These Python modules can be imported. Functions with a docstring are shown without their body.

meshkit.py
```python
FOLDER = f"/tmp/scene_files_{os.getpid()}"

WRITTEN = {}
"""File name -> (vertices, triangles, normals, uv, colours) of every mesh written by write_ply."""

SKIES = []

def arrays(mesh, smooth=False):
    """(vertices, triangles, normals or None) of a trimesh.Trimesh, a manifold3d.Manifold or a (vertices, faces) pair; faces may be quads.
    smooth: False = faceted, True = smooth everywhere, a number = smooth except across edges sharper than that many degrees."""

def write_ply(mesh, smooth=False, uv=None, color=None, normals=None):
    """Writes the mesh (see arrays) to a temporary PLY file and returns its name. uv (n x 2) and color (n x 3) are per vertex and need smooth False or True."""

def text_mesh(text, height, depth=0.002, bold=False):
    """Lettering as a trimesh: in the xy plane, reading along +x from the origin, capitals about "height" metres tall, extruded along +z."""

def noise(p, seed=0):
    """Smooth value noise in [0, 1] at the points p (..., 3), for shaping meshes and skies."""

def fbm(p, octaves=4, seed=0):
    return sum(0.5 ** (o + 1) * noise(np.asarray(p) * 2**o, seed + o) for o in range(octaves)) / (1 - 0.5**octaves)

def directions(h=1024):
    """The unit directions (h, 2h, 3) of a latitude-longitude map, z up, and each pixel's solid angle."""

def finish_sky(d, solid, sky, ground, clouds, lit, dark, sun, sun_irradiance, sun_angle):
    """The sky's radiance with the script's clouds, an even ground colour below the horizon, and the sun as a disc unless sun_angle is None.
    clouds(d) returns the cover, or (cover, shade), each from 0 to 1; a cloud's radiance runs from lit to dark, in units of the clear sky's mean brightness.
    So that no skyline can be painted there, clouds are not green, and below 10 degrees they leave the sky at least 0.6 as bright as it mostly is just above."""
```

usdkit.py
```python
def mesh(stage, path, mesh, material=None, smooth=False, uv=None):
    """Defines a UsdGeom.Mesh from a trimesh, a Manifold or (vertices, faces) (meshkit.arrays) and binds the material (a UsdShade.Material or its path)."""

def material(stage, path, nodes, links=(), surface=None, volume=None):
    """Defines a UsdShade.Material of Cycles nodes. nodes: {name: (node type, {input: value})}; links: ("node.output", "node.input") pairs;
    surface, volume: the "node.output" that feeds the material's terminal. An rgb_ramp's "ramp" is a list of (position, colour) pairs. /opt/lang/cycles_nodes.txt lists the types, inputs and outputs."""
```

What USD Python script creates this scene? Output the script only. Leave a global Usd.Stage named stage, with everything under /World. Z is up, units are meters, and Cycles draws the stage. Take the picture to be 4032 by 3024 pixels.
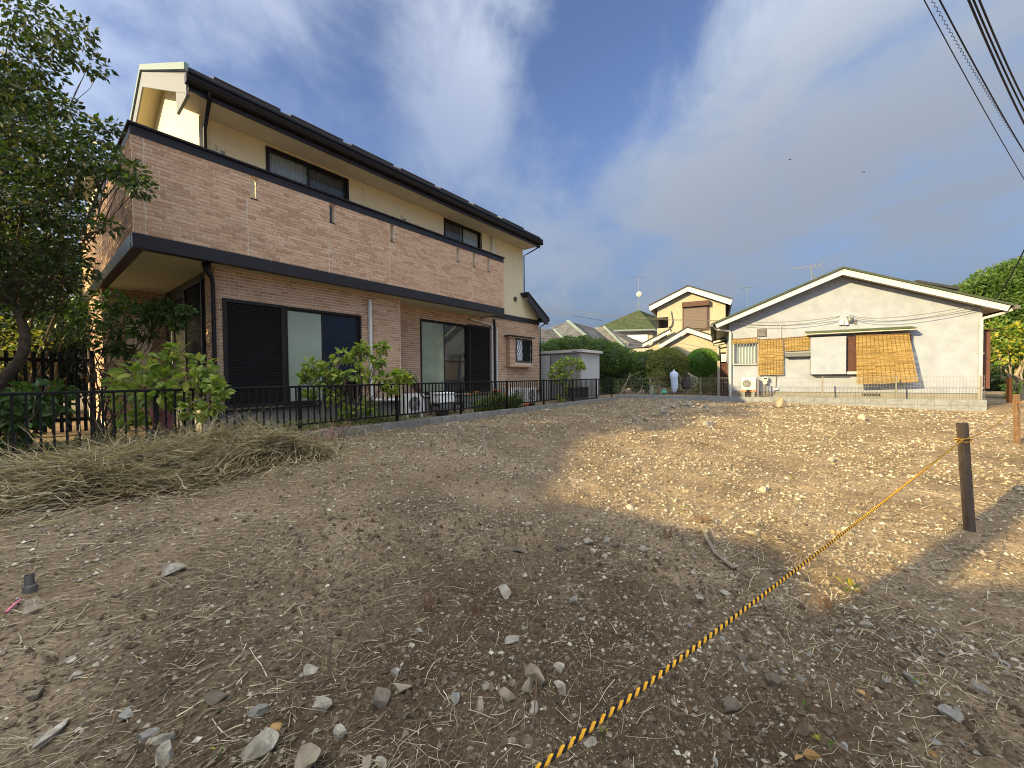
import math, random
import numpy as np, trimesh, usdkit, meshkit
from pxr import Usd, UsdGeom, UsdLux, UsdShade, Gf, Sdf, Vt

stage = Usd.Stage.CreateInMemory()
UsdGeom.SetStageUpAxis(stage, 'Z'); UsdGeom.SetStageMetersPerUnit(stage, 1.0)
UsdGeom.Xform.Define(stage, '/World'); UsdGeom.Scope.Define(stage, '/World/Looks')
PI = math.pi
rng = np.random.default_rng(11); random.seed(11)

# ------------------------------------------------------------------ camera
FOCAL_PX, PITCH, ROLL, EYE = 1540.0, math.radians(1.12), math.radians(-.56), 1.5
_f = np.array([0, math.cos(PITCH), -math.sin(PITCH)]); _u = np.array([0, math.sin(PITCH), math.cos(PITCH)]); _x = np.array([1., 0, 0])
CAM_R = math.cos(ROLL)*_x + math.sin(ROLL)*_u; CAM_U = -math.sin(ROLL)*_x + math.cos(ROLL)*_u; CAM_F = _f
C0 = np.array([0, 0, EYE])
cam = UsdGeom.Camera.Define(stage, '/World/camera')
cam.CreateHorizontalApertureAttr(36.0); cam.CreateVerticalApertureAttr(27.0)
cam.CreateFocalLengthAttr(36.0*FOCAL_PX/4032); cam.CreateClippingRangeAttr(Gf.Vec2f(.05, 5000))
_m = np.eye(4); _m[0, :3] = CAM_R; _m[1, :3] = CAM_U; _m[2, :3] = -CAM_F; _m[3, :3] = C0
cam.AddTransformOp().Set(Gf.Matrix4d(*_m.ravel().tolist()))
cam.CreateExposureAttr(2.32)

# ------------------------------------------------------------------ sky and sun
SUN_EL, SUN_AZ = math.radians(21.5), math.radians(-119.3)
SUN = np.array([math.sin(SUN_AZ)*math.cos(SUN_EL), math.cos(SUN_AZ)*math.cos(SUN_EL), math.sin(SUN_EL)])
_blobs = [(330, 60, 14, .18), (40, 200, 18, .25), (960, 210, 5, .26), (985, 310, 6, .22), (1000, 50, 7, .22), (760, 70, 7, .12), (1250, 430, 9, .22), (1480, 340, 9, .18), (1640, 240, 10, .24), (1850, 140, 13, .26), (2200, 60, 17, .22), (1700, 420, 12, .12), (1120, 600, 8, .14), (150, 420, 16, .10)]
_holes = [(1330, 110, 9, .34), (1480, 20, 8, .28), (600, 250, 9, .16), (800, 180, 5, .2), (1230, 250, 6, .2), (1900, 520, 13, .16)]
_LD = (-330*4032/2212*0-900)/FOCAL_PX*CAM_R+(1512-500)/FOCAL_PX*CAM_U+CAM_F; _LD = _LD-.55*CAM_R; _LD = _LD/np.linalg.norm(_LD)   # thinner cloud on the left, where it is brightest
_n = {'sky': ('sky_texture', {'sky_type': 'single_scattering', 'sun_disc': False, 'sun_elevation': SUN_EL, 'sun_rotation': SUN_AZ, 'air_density': 1.0, 'aerosol_density': .5, 'ozone_density': 2.0}),
    'tc': ('texture_coordinate', {}), 'sep': ('separate_xyz', {}),
    # the cloud deck is flat: project the direction on it so that clouds shrink towards the horizon
    'zz': ('math', {'math_type': 'add', 'value2': .30}), 'zm': ('math', {'math_type': 'maximum', 'value2': .05}),
    'px': ('math', {'math_type': 'divide'}), 'py': ('math', {'math_type': 'divide'}), 'pv': ('combine_xyz', {'z': 0.0}),
    'm1': ('mapping', {'mapping_type': 'point', 'location': (3.1, 1.7, 0), 'rotation': (0, 0, -.62), 'scale': (1.0, .68, 1)}),
    'n1': ('noise_texture', {'scale': 4.6, 'detail': 10.0, 'roughness': .60, 'distortion': .35}),
    'n2': ('noise_texture', {'scale': 1.7, 'detail': 6.0, 'roughness': .55, 'distortion': .3}),
    'mixn': ('mix_float', {'fac': .45}), 'nr': ('map_range', {'from_min': .32, 'from_max': .68, 'to_min': -.50, 'to_max': .56, 'clamp': True}),
    # brighter sunward, as clouds and haze are; added gain, overhead too, fills the shade
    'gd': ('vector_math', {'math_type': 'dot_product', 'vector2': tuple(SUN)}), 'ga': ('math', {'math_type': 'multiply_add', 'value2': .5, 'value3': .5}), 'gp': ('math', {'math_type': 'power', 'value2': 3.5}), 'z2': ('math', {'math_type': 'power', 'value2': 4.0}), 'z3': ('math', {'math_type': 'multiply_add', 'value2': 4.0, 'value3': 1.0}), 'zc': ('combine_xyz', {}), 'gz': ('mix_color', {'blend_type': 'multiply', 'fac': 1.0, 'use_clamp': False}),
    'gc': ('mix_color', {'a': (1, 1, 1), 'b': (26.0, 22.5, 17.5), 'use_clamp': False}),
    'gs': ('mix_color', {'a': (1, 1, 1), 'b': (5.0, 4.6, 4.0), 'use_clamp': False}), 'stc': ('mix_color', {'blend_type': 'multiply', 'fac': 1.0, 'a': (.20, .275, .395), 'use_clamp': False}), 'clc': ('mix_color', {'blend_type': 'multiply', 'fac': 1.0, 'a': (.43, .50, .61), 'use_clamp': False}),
    'low': ('map_range', {'from_min': .50, 'from_max': .10, 'to_min': 0.0, 'to_max': .92, 'clamp': True}),
    'tint': ('mix_color', {'blend_type': 'multiply', 'fac': 1.0, 'b': (.235, .225, .262)}),
    'ms': ('mix_color', {'use_clamp': False}), 'cov': ('math', {'math_type': 'add', 'use_clamp': True}), 'covs': ('map_range', {'range_type': 'smoothstep', 'from_min': 0.0, 'from_max': 1.0, 'to_max': .95, 'clamp': True}),
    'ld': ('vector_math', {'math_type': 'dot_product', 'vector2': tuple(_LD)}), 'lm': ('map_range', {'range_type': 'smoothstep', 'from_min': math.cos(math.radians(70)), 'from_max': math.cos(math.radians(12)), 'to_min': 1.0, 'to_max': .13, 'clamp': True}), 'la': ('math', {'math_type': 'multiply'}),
    'mx': ('mix_color', {'use_clamp': False}), 'bg': ('background_shader', {'strength': .15})}
_l = [('tc.generated', 'sep.vector'), ('sep.z', 'zz.value1'), ('zz.value', 'zm.value1'), ('sep.x', 'px.value1'), ('zm.value', 'px.value2'), ('sep.y', 'py.value1'), ('zm.value', 'py.value2'),
     ('px.value', 'pv.x'), ('py.value', 'pv.y'), ('pv.vector', 'm1.vector'), ('m1.vector', 'n1.vector'), ('pv.vector', 'n2.vector'), ('n1.fac', 'mixn.a'), ('n2.fac', 'mixn.b'), ('mixn.result', 'nr.value'),
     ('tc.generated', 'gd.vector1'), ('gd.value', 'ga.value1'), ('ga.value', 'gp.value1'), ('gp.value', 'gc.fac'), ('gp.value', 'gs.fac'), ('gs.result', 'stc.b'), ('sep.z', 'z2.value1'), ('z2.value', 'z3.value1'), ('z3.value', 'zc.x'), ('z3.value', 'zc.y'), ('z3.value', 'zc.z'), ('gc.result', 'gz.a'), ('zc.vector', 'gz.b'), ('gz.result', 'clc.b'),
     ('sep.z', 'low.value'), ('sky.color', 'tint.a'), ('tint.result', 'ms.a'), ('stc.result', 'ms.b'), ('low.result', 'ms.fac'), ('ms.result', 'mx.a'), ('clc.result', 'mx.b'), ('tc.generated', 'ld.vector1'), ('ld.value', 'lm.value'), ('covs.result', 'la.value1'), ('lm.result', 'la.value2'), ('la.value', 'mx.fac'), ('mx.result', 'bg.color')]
_prev = None                                                        # soft banks of cloud where the photograph has them, broken up by the noise
for _i, (_bx, _by, _rad, _amp) in enumerate(_blobs+[(x, y, r, -a) for x, y, r, a in _holes]):
    _d = (_bx*4032/2212-2016)/FOCAL_PX*CAM_R-(_by*4032/2212-1512)/FOCAL_PX*CAM_U+CAM_F; _d = _d/np.linalg.norm(_d)
    _n[f'bd{_i}'] = ('vector_math', {'math_type': 'dot_product', 'vector2': tuple(_d)}); _n[f'br{_i}'] = ('map_range', {'range_type': 'smoothstep', 'from_min': math.cos(math.radians(_rad*1.9)), 'from_max': math.cos(math.radians(_rad*.2)), 'to_min': 0.0, 'to_max': _amp, 'clamp': True})
    _l += [('tc.generated', f'bd{_i}.vector1'), (f'bd{_i}.value', f'br{_i}.value')]
    if _prev is None: _prev = f'br{_i}.result'
    else: _n[f'ba{_i}'] = ('math', {'math_type': 'add'}); _l += [(_prev, f'ba{_i}.value1'), (f'br{_i}.result', f'ba{_i}.value2')]; _prev = f'ba{_i}.value'
_n['bias'] = ('math', {'math_type': 'add', 'value2': .26}); _l += [(_prev, 'bias.value1'), ('bias.value', 'cov.value1'), ('nr.result', 'cov.value2'), ('cov.value', 'covs.value')]
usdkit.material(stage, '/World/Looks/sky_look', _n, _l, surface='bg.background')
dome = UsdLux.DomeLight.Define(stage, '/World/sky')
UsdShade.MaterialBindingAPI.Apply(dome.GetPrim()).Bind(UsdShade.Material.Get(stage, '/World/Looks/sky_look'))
dome.GetPrim().SetCustomDataByKey('kind', 'structure')
sun = UsdLux.DistantLight.Define(stage, '/World/sun')
sun.CreateIntensityAttr(0.62); sun.CreateAngleAttr(.5); sun.CreateNormalizeAttr(True); sun.CreateColorAttr(Gf.Vec3f(1.0, .78, .38))
_z = SUN; _xx = np.cross([0, 0, 1], _z); _xx /= np.linalg.norm(_xx); _yy = np.cross(_z, _xx)
_m = np.eye(4); _m[0, :3] = _xx; _m[1, :3] = _yy; _m[2, :3] = _z
sun.AddTransformOp().Set(Gf.Matrix4d(*_m.ravel().tolist()))

# ------------------------------------------------------------------ where things stand: two building frames and helpers to measure in them
HA, WA = math.radians(38.3), math.radians(27.6)
def frame(deg):
    a = math.radians(deg); return np.array([[math.cos(a), -math.sin(a), 0], [math.sin(a), math.cos(a), 0], [0, 0, 1.]])
HOUSE, WHITE, FREE = 90-38.3, -27.6, 0.0
RH, RW = frame(HOUSE), frame(WHITE)
def ray(x, y): return (x-2016)/FOCAL_PX*CAM_R - (y-1512)/FOCAL_PX*CAM_U + CAM_F
def at_depth(x, y, d): return C0 + ray(x, y)*d
def on_plane(x, y, n, d):
    r = ray(x, y); return C0 + r*((d - n@C0)/(n@r))
def house_at(x, y, v): p = on_plane(x, y, RH[:, 1], v); return np.array([p@RH[:, 0], v, p[2]])
def white_at(x, y, n): p = on_plane(x, y, RW[:, 1], n); return np.array([p@RW[:, 0], n, p[2]])
def ground_at(x, y, z=0.0): return on_plane(x, y, np.array([0, 0, 1.]), z)
def on_ground(x, y):
    p = ground_at(x, y, .1)
    for _ in range(8): p = ground_at(x, y, float(surface(np.array([p[0]]), np.array([p[1]]))[0]))
    return p

# ------------------------------------------------------------------ mesh building
class MB:
    def __init__(s): s.v, s.f, s.n = [], [], 0
    def add(s, v, f):
        v = np.asarray(v, float); f = np.asarray(f, int)
        if f.shape[1] == 4: f = np.vstack([f[:, [0, 1, 2]], f[:, [0, 2, 3]]])
        s.v.append(v); s.f.append(f+s.n); s.n += len(v); return s
    def box(s, x0, x1, y0, y1, z0, z1):
        v = [(x, y, z) for x in (x0, x1) for y in (y0, y1) for z in (z0, z1)]
        return s.add(v, [(0, 1, 3, 2), (4, 6, 7, 5), (0, 4, 5, 1), (2, 3, 7, 6), (0, 2, 6, 4), (1, 5, 7, 3)])
    def cbox(s, x0, x1, y0, y1, z0, z1, c=.006):
        import itertools
        pts = []
        for sx, sy, sz in itertools.product((0, 1), repeat=3):
            X, Y, Z = (x0, x1)[sx], (y0, y1)[sy], (z0, z1)[sz]; dx, dy, dz = (c, -c)[sx], (c, -c)[sy], (c, -c)[sz]
            pts += [(X, Y+dy, Z+dz), (X+dx, Y, Z+dz), (X+dx, Y+dy, Z)]
        return s.hull(pts)
    def hull(s, pts):
        h = trimesh.convex.convex_hull(np.asarray(pts, float)); return s.add(h.vertices, h.faces)
    def mesh(s, m): return s.add(m.vertices, m.faces)
    def quad(s, a, b, c, d): return s.add([a, b, c, d], [(0, 1, 2, 3)])
    def prism(s, poly, axis, a, b):
        """polygon (list of 2D points, convex or not) pushed along axis ('x','y','z') from a to b"""
        from shapely.geometry import Polygon
        m = trimesh.creation.extrude_polygon(Polygon(poly), b-a, engine='earcut'); v = np.array(m.vertices); v[:, 2] += a
        if axis == 'x': v = v[:, [2, 0, 1]]
        elif axis == 'y': v = np.stack([v[:, 0], v[:, 2], v[:, 1]], 1); m.faces = m.faces[:, ::-1]
        return s.add(v, m.faces)
    def tube(s, pts, r, sides=8, cap=True):
        p = np.asarray(pts, float); n = len(p); r = np.broadcast_to(r, (n,))
        t = np.gradient(p, axis=0); t /= np.linalg.norm(t, axis=1, keepdims=True)+1e-12
        a = np.cross(t[0], [0, 0, 1.] if abs(t[0][2]) < .9 else [1., 0, 0]); a /= np.linalg.norm(a); A = []
        for k in range(n):
            a = a - (a@t[k])*t[k]; a /= np.linalg.norm(a)+1e-12; A.append(a)
        A = np.array(A); Bn = np.cross(t, A); th = np.arange(sides)*2*PI/sides
        v = p[:, None]+r[:, None, None]*(np.cos(th)[None, :, None]*A[:, None]+np.sin(th)[None, :, None]*Bn[:, None])
        f = [(i*sides+j, i*sides+(j+1) % sides, (i+1)*sides+(j+1) % sides, (i+1)*sides+j) for i in range(n-1) for j in range(sides)]
        s.add(v.reshape(-1, 3), f)
        if cap:
            base = s.n-n*sides
            s.f.append(np.array([(base, base+j+1, base+j) for j in range(1, sides-1)])); e = base+(n-1)*sides
            s.f.append(np.array([(e, e+j, e+j+1) for j in range(1, sides-1)]))
        return s
    def bar(s, a, b, w, h=None, up=(0, 0, 1)):
        """a straight bar of rectangular section from a to b"""
        a, b = np.asarray(a, float), np.asarray(b, float); h = w if h is None else h
        t = (b-a)/np.linalg.norm(b-a); x = np.cross(t, up)
        if np.linalg.norm(x) < 1e-6: x = np.array([1., 0, 0])
        x /= np.linalg.norm(x); y = np.cross(x, t)
        v = [q+i*x*w/2+j*y*h/2 for q in (a, b) for i, j in ((-1, -1), (1, -1), (1, 1), (-1, 1))]
        return s.add(v, [(0, 1, 2, 3), (7, 6, 5, 4), (0, 4, 5, 1), (1, 5, 6, 2), (2, 6, 7, 3), (3, 7, 4, 0)])
    def lathe(s, prof, n=20, at=(0, 0, 0)):
        m = trimesh.creation.revolve(np.asarray(prof, float), sections=n); return s.add(np.array(m.vertices)+np.asarray(at), m.faces)
    def arr(s): return np.vstack(s.v), np.vstack(s.f)
    def empty(s): return not s.v

NAMES = {}
def numbered(parent, name):
    k = (parent, name); n = NAMES.get(k, 0); NAMES[k] = n+1
    return f'{parent}/{name}' if n == 0 else f'{parent}/{name}_{n:03d}'
def tag(prim, label=None, cat=None, group=None, kind=None):
    for k, v in (('label', label), ('category', cat), ('group', group), ('kind', kind)):
        if v: prim.SetCustomDataByKey(k, v)
TONED = set()                                                       # materials that tint each loose piece of a mesh on its own
_tone = np.random.default_rng(4)
def tone(m, v, f):
    from scipy.sparse import coo_matrix
    from scipy.sparse.csgraph import connected_components
    f = np.asarray(f); n = len(v); e = np.vstack([f[:, [0, 1]], f[:, [1, 2]]]); k, lab = connected_components(coo_matrix((np.ones(len(e), np.int8), (e[:, 0], e[:, 1])), (n, n)), directed=False)
    UsdGeom.PrimvarsAPI(m).CreatePrimvar('tone', Sdf.ValueTypeNames.FloatArray, 'vertex').Set(Vt.FloatArray.FromNumpy(_tone.random(k).astype(np.float32)[lab]))
def look(m): return UsdShade.Material.Get(stage, '/World/Looks/'+m)
class Thing:
    """an Xform at the base of a thing, whose children are its parts; parts are given in the frame's coordinates"""
    def __init__(s, name, label, cat, base=(0, 0, 0), deg=0.0, group=None, kind=None, scale=None):
        s.path = numbered('/World', name); s.deg = deg; s.base = np.asarray(base, float); s.R = frame(deg)
        x = UsdGeom.Xform.Define(stage, s.path); w = s.R@s.base
        x.AddTranslateOp().Set(Gf.Vec3d(*map(float, w))); x.AddRotateZOp().Set(float(deg))
        tag(x.GetPrim(), label, cat, group, kind); s.prim = x.GetPrim()
    def part(s, name, mb, mat, parent=None, label=None, smooth=False, kind=None):
        v, f = mb.arr() if isinstance(mb, MB) else (np.asarray(mb.vertices), np.asarray(mb.faces))
        path = numbered(parent or s.path, name)
        m = usdkit.mesh(stage, path, (v-s.base, f), look(mat), smooth=smooth and mat not in TONED)
        if mat in TONED: tone(m, v, f)
        tag(m.GetPrim(), label, kind=kind); return path
def single(name, mb, mat, label=None, cat=None, group=None, kind=None, smooth=False, deg=0.0):
    v, f = mb.arr() if isinstance(mb, MB) else (np.asarray(mb.vertices), np.asarray(mb.faces))
    v = v@frame(deg).T; path = numbered('/World', name)
    b = np.array([*(v.min(0)[:2]+v.max(0)[:2])/2, v.min(0)[2]]) if kind != 'structure' else np.zeros(3)
    m = usdkit.mesh(stage, path, (v-b, f), look(mat), smooth=smooth and mat not in TONED)
    if mat in TONED: tone(m, v, f)
    if kind != 'structure': m.AddTranslateOp().Set(Gf.Vec3d(*map(float, b)))
    tag(m.GetPrim(), label, cat, group, kind); return path
def copy_of(src, name, loc, rotz=0.0, label=None, scale=None, group=None):
    """another of the same thing: an Xform that references the first, with its own label"""
    p = numbered('/World', name); x = UsdGeom.Xform.Define(stage, p); pr = x.GetPrim()
    pr.GetReferences().AddInternalReference(src); x.ClearXformOpOrder()
    x.AddTranslateOp(UsdGeom.XformOp.PrecisionDouble, 'c').Set(Gf.Vec3d(*map(float, loc))); x.AddRotateZOp(UsdGeom.XformOp.PrecisionFloat, 'c').Set(float(rotz))
    if scale: x.AddScaleOp(UsdGeom.XformOp.PrecisionFloat, 'c').Set(Gf.Vec3f(*map(float, scale)))
    was = stage.GetPrimAtPath(src).GetCustomData(); tag(pr, label or was.get('label'), was.get('category'), group or was.get('group')); pr.SetInstanceable(True); return p

# ------------------------------------------------------------------ materials
def mat(name, color, rough=.6, spec=.3, var=None, scale=8.0, bump=0.0, bscale=60.0, metal=0.0, detail=4.0, island=None, obj=False, coat=0.0):
    """a principled surface whose colour wanders between color and var (noise), or over island (a list of colours, one per loose piece)"""
    n = {'p': ('principled_bsdf', {'base_color': color, 'roughness': rough, 'specular_ior_level': spec, 'metallic': metal, 'coat_weight': coat}), 'g': ('geometry', {}), 'tc': ('texture_coordinate', {})}
    l = []
    vec = 'tc.object' if obj else 'g.position'
    if island:
        k = len(island); n['r'] = ('rgb_ramp', {'ramp': [(i/k, c) for i, c in enumerate(island)], 'interpolate': False}); n['at'] = ('attribute', {'attribute': 'tone'}); l.append(('at.fac', 'r.fac')); src = 'r.color'; TONED.add(name)
    else: src = None
    if var is not None:
        n['n'] = ('noise_texture', {'scale': scale, 'detail': detail, 'roughness': .6}); l.append((vec, 'n.vector'))
        n['mr'] = ('map_range', {'from_min': .33, 'from_max': .67, 'clamp': True}); l.append(('n.fac', 'mr.value'))
        if src:
            n['mx'] = ('mix_color', {'blend_type': 'multiply', 'fac': 1.0}); n['v'] = ('mix_color', {'a': (1, 1, 1), 'b': var}); l += [('mr.result', 'v.fac'), (src, 'mx.a'), ('v.result', 'mx.b')]
        else:
            n['mx'] = ('mix_color', {'a': color, 'b': var}); l.append(('mr.result', 'mx.fac'))
        src = 'mx.result'
    if src: l.append((src, 'p.base_color'))
    if bump:
        n['bn'] = ('noise_texture', {'scale': bscale, 'detail': 3.0}); n['b'] = ('bump', {'strength': 1.0, 'distance': bump}); l += [(vec, 'bn.vector'), ('bn.fac', 'b.height'), ('b.normal', 'p.normal')]
    usdkit.material(stage, '/World/Looks/'+name, n, l, surface='p.BSDF')
def leaf_mat(name, colors, trans=.35, rough=.45):
    k = len(colors); TONED.add(name)
    usdkit.material(stage, '/World/Looks/'+name, {
        'at': ('attribute', {'attribute': 'tone'}), 'r': ('rgb_ramp', {'ramp': [(i/k, c) for i, c in enumerate(colors)], 'interpolate': False}),
        'p': ('principled_bsdf', {'roughness': rough, 'specular_ior_level': .35}), 't': ('translucent_bsdf', {}), 'b': ('mix_color', {'blend_type': 'multiply', 'fac': 1.0, 'b': (1.15, 1.25, .6)}), 'm': ('mix_closure', {'fac': trans})},
        [('at.fac', 'r.fac'), ('r.color', 'p.base_color'), ('r.color', 'b.a'), ('b.result', 't.color'), ('p.BSDF', 'm.closure1'), ('t.BSDF', 'm.closure2')], surface='m.closure')
def glass_mat(name, tint=(.8, .85, .85), ior=1.5, gloss=(.9, .95, 1)):
    usdkit.material(stage, '/World/Looks/'+name, {'f': ('fresnel', {'IOR': ior}), 't': ('transparent_bsdf', {'color': tint}), 'g': ('glossy_bsdf', {'color': gloss, 'roughness': .02}), 'm': ('mix_closure', {})},
                    [('f.fac', 'm.fac'), ('t.BSDF', 'm.closure1'), ('g.BSDF', 'm.closure2')], surface='m.closure')

mat('mortar', (.80, .68, .56), .9, .1, (.70, .59, .48), 5)
BR = [(.49, .325, .215), (.43, .274, .175), (.525, .36, .245), (.385, .238, .15), (.465, .30, .196), (.505, .335, .22)]
for i, c in enumerate(BR): mat(f'brick_look_{i}', c, .75, .25, tuple(x*.80 for x in c), 22, .0015, 90, detail=6)
mat('brickwork_look', BR[0], .75, .25, (.72, .70, .68), 22, .0015, 90, island=BR, detail=6)
mat('cream_siding', (.66, .585, .40), .8, .2, (.62, .545, .37), 1.6, .004, 55)
mat('soffit', (.56, .52, .42), .8, .2, (.50, .46, .37), 1.2)
mat('balcony_soffit', (.56, .54, .43), .8, .2, (.50, .48, .38), .9)
mat('dark_trim', (.014, .013, .014), .34, .3, (.02, .018, .019), 3)
mat('dark_gutter', (.008, .007, .008), .4, .25)
mat('barge_grey', (.17, .18, .205), .6, .15, (.155, .165, .19), 30)
mat('verge_flashing', (.15, .19, .17), .45, .4)
mat('solar_panel', (.02, .025, .03), .25, .6)
mat('dark_roof', (.03, .032, .033), .6, .3, (.02, .022, .024), 4)
mat('shutter_dark', (.016, .0145, .0155), .5, .25)
mat('frame_dark', (.015, .013, .012), .5, .25)
mat('foundation', (.22, .212, .195), .9, .1, (.16, .152, .138), 3, .002, 60)
mat('pvc_white', (.62, .61, .585), .4, .3, (.54, .53, .50), 4)
glass_mat('glass'); glass_mat('glass_dull', (.62, .68, .66), 1.75); mat('frosted_pane', (.30, .345, .28), .10, .6, (.24, .28, .225), 1.2); mat('pale_pane', (.27, .325, .23), .08, .6, (.19, .23, .165), 2.2)
mat('curtain_pale', (.66, .72, .66), .9, .1, (.60, .66, .60), 3)
mat('curtain_blue', (.012, .016, .06), .9, .1, (.018, .023, .085), 8)
mat('curtain_grey', (.23, .23, .24), .9, .1)
mat('curtain_upper', (.62, .66, .68), .9, .1)
mat('room_dark', (.02, .02, .02), .9, .1)
mat('fence_black', (.006, .006, .006), .6, .18)
mat('kerb_old', (.22, .21, .19), .92, .1, (.13, .125, .11), 4.5, .003, 45, detail=8)
mat('block_new', (.22, .228, .235), .9, .1, (.15, .155, .158), 7, .0025, 60, detail=7)
mat('ac_white', (.55, .54, .51), .4, .3, (.48, .47, .44), 3)
mat('ac_dark', (.05, .05, .05), .5, .4)
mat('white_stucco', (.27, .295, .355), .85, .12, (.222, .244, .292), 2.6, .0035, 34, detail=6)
mat('white_barge', (.42, .43, .45), .6, .2, (.38, .39, .41), 3)
mat('white_paint', (.44, .43, .41), .5, .3, (.38, .37, .345), 5)
mat('roof_green', (.045, .058, .036), .75, .3, (.03, .04, .025), 3.5, .003, 30)
mat('roof_moss', (.085, .105, .052), .8, .1, (.05, .065, .033), 2.5, .004, 26)
mat('roof_slate', (.13, .13, .132), .8, .15, (.065, .065, .07), 2.2, .004, 26)
mat('hip_cap', (.22, .27, .245), .6, .2, (.17, .21, .19), 3)
mat('wood_brown', (.075, .03, .02), .6, .3, (.05, .021, .014), 9, .001, 40)
mat('panel_brown', (.105, .046, .034), .55, .2, (.085, .038, .028), 6)
mat('reed', (.5, .3, .1), .7, .2, (.62, .6, .55), 26, island=[(.36, .25, .095), (.31, .21, .075), (.40, .285, .12), (.22, .14, .045)])
mat('reed_cord', (.13, .075, .025), .8, .2)
mat('alu', (.17, .17, .165), .4, .4, metal=.3)
mat('mesh_wire', (.19, .175, .145), .5, .3)
mat('cream_house_wall', (.34, .30, .225), .85, .15, (.285, .25, .185), 5, .012, 16)
mat('green_house_wall', (.36, .335, .27), .85, .2)
mat('shutter_tan', (.105, .075, .062), .5, .4)
mat('shed_grey', (.27, .275, .285), .6, .25, (.23, .235, .245), 1.5)
mat('shed_pale', (.36, .36, .355), .6, .25)
mat('rust', (.16, .08, .05), .8, .2)
mat('bark', (.10, .075, .052), .9, .1, (.055, .042, .03), 14, .006, 40)
mat('bark_pale', (.26, .21, .16), .9, .1, (.17, .14, .10), 20)
mat('stake_brown', (.085, .062, .05), .7, .25, (.055, .042, .034), 18, .0015, 70)
mat('stake_pale', (.17, .105, .06), .8, .1, (.12, .07, .04), 14, .002, 60)
mat('stake_orange', (.30, .115, .035), .8, .1, (.24, .085, .026), 12)
mat('rope_yellow', (.72, .37, .03), .75, .2, (.58, .28, .02), 160, .0012, 420)
mat('rope_black', (.014, .013, .014), .8, .2, bump=.001, bscale=420)
mat('cable', (.012, .011, .02), .5, .3)
mat('parasol_blue', (.50, .60, .76), .8, .2, (.40, .50, .68), 5)
mat('parasol_dark', (.06, .05, .055), .85, .1)
mat('wood_grey', (.30, .27, .23), .85, .1, (.20, .18, .15), 12)
mat('hose_green', (.05, .36, .24), .5, .4)
mat('terracotta', (.42, .14, .07), .8, .2)
mat('styro', (.75, .74, .69), .8, .2)
mat('pot_dark', (.05, .045, .04), .6, .3)
mat('pipe_grey', (.115, .108, .098), .6, .2, (.085, .08, .072), 12)
mat('pink_plastic', (.55, .17, .22), .5, .3)
mat('orange_petal', (.85, .25, .03), .6, .2)
mat('bird_dark', (.03, .03, .035), .8, .1)
mat('gas_meter', (.55, .53, .46), .5, .3)
mat('street_asphalt', (.06, .06, .06), .9, .1, (.05, .05, .05), 6)
leaf_mat('leaf_crape', [(.022, .042, .011), (.03, .054, .014), (.042, .066, .017), (.018, .036, .010), (.026, .048, .013), (.06, .074, .02), (.034, .058, .015), (.085, .085, .024)], .38)
leaf_mat('leaf_yellow', [(.16, .17, .03), (.10, .13, .025), (.22, .20, .035), (.07, .10, .02)], .45)
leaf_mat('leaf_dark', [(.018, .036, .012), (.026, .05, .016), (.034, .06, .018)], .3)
leaf_mat('leaf_hydrangea', [(.19, .27, .045), (.25, .33, .055), (.30, .37, .07), (.14, .215, .04), (.38, .39, .08)], .42)
leaf_mat('leaf_shade', [(.04, .082, .022), (.06, .11, .028), (.08, .135, .034)], .35)
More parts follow.
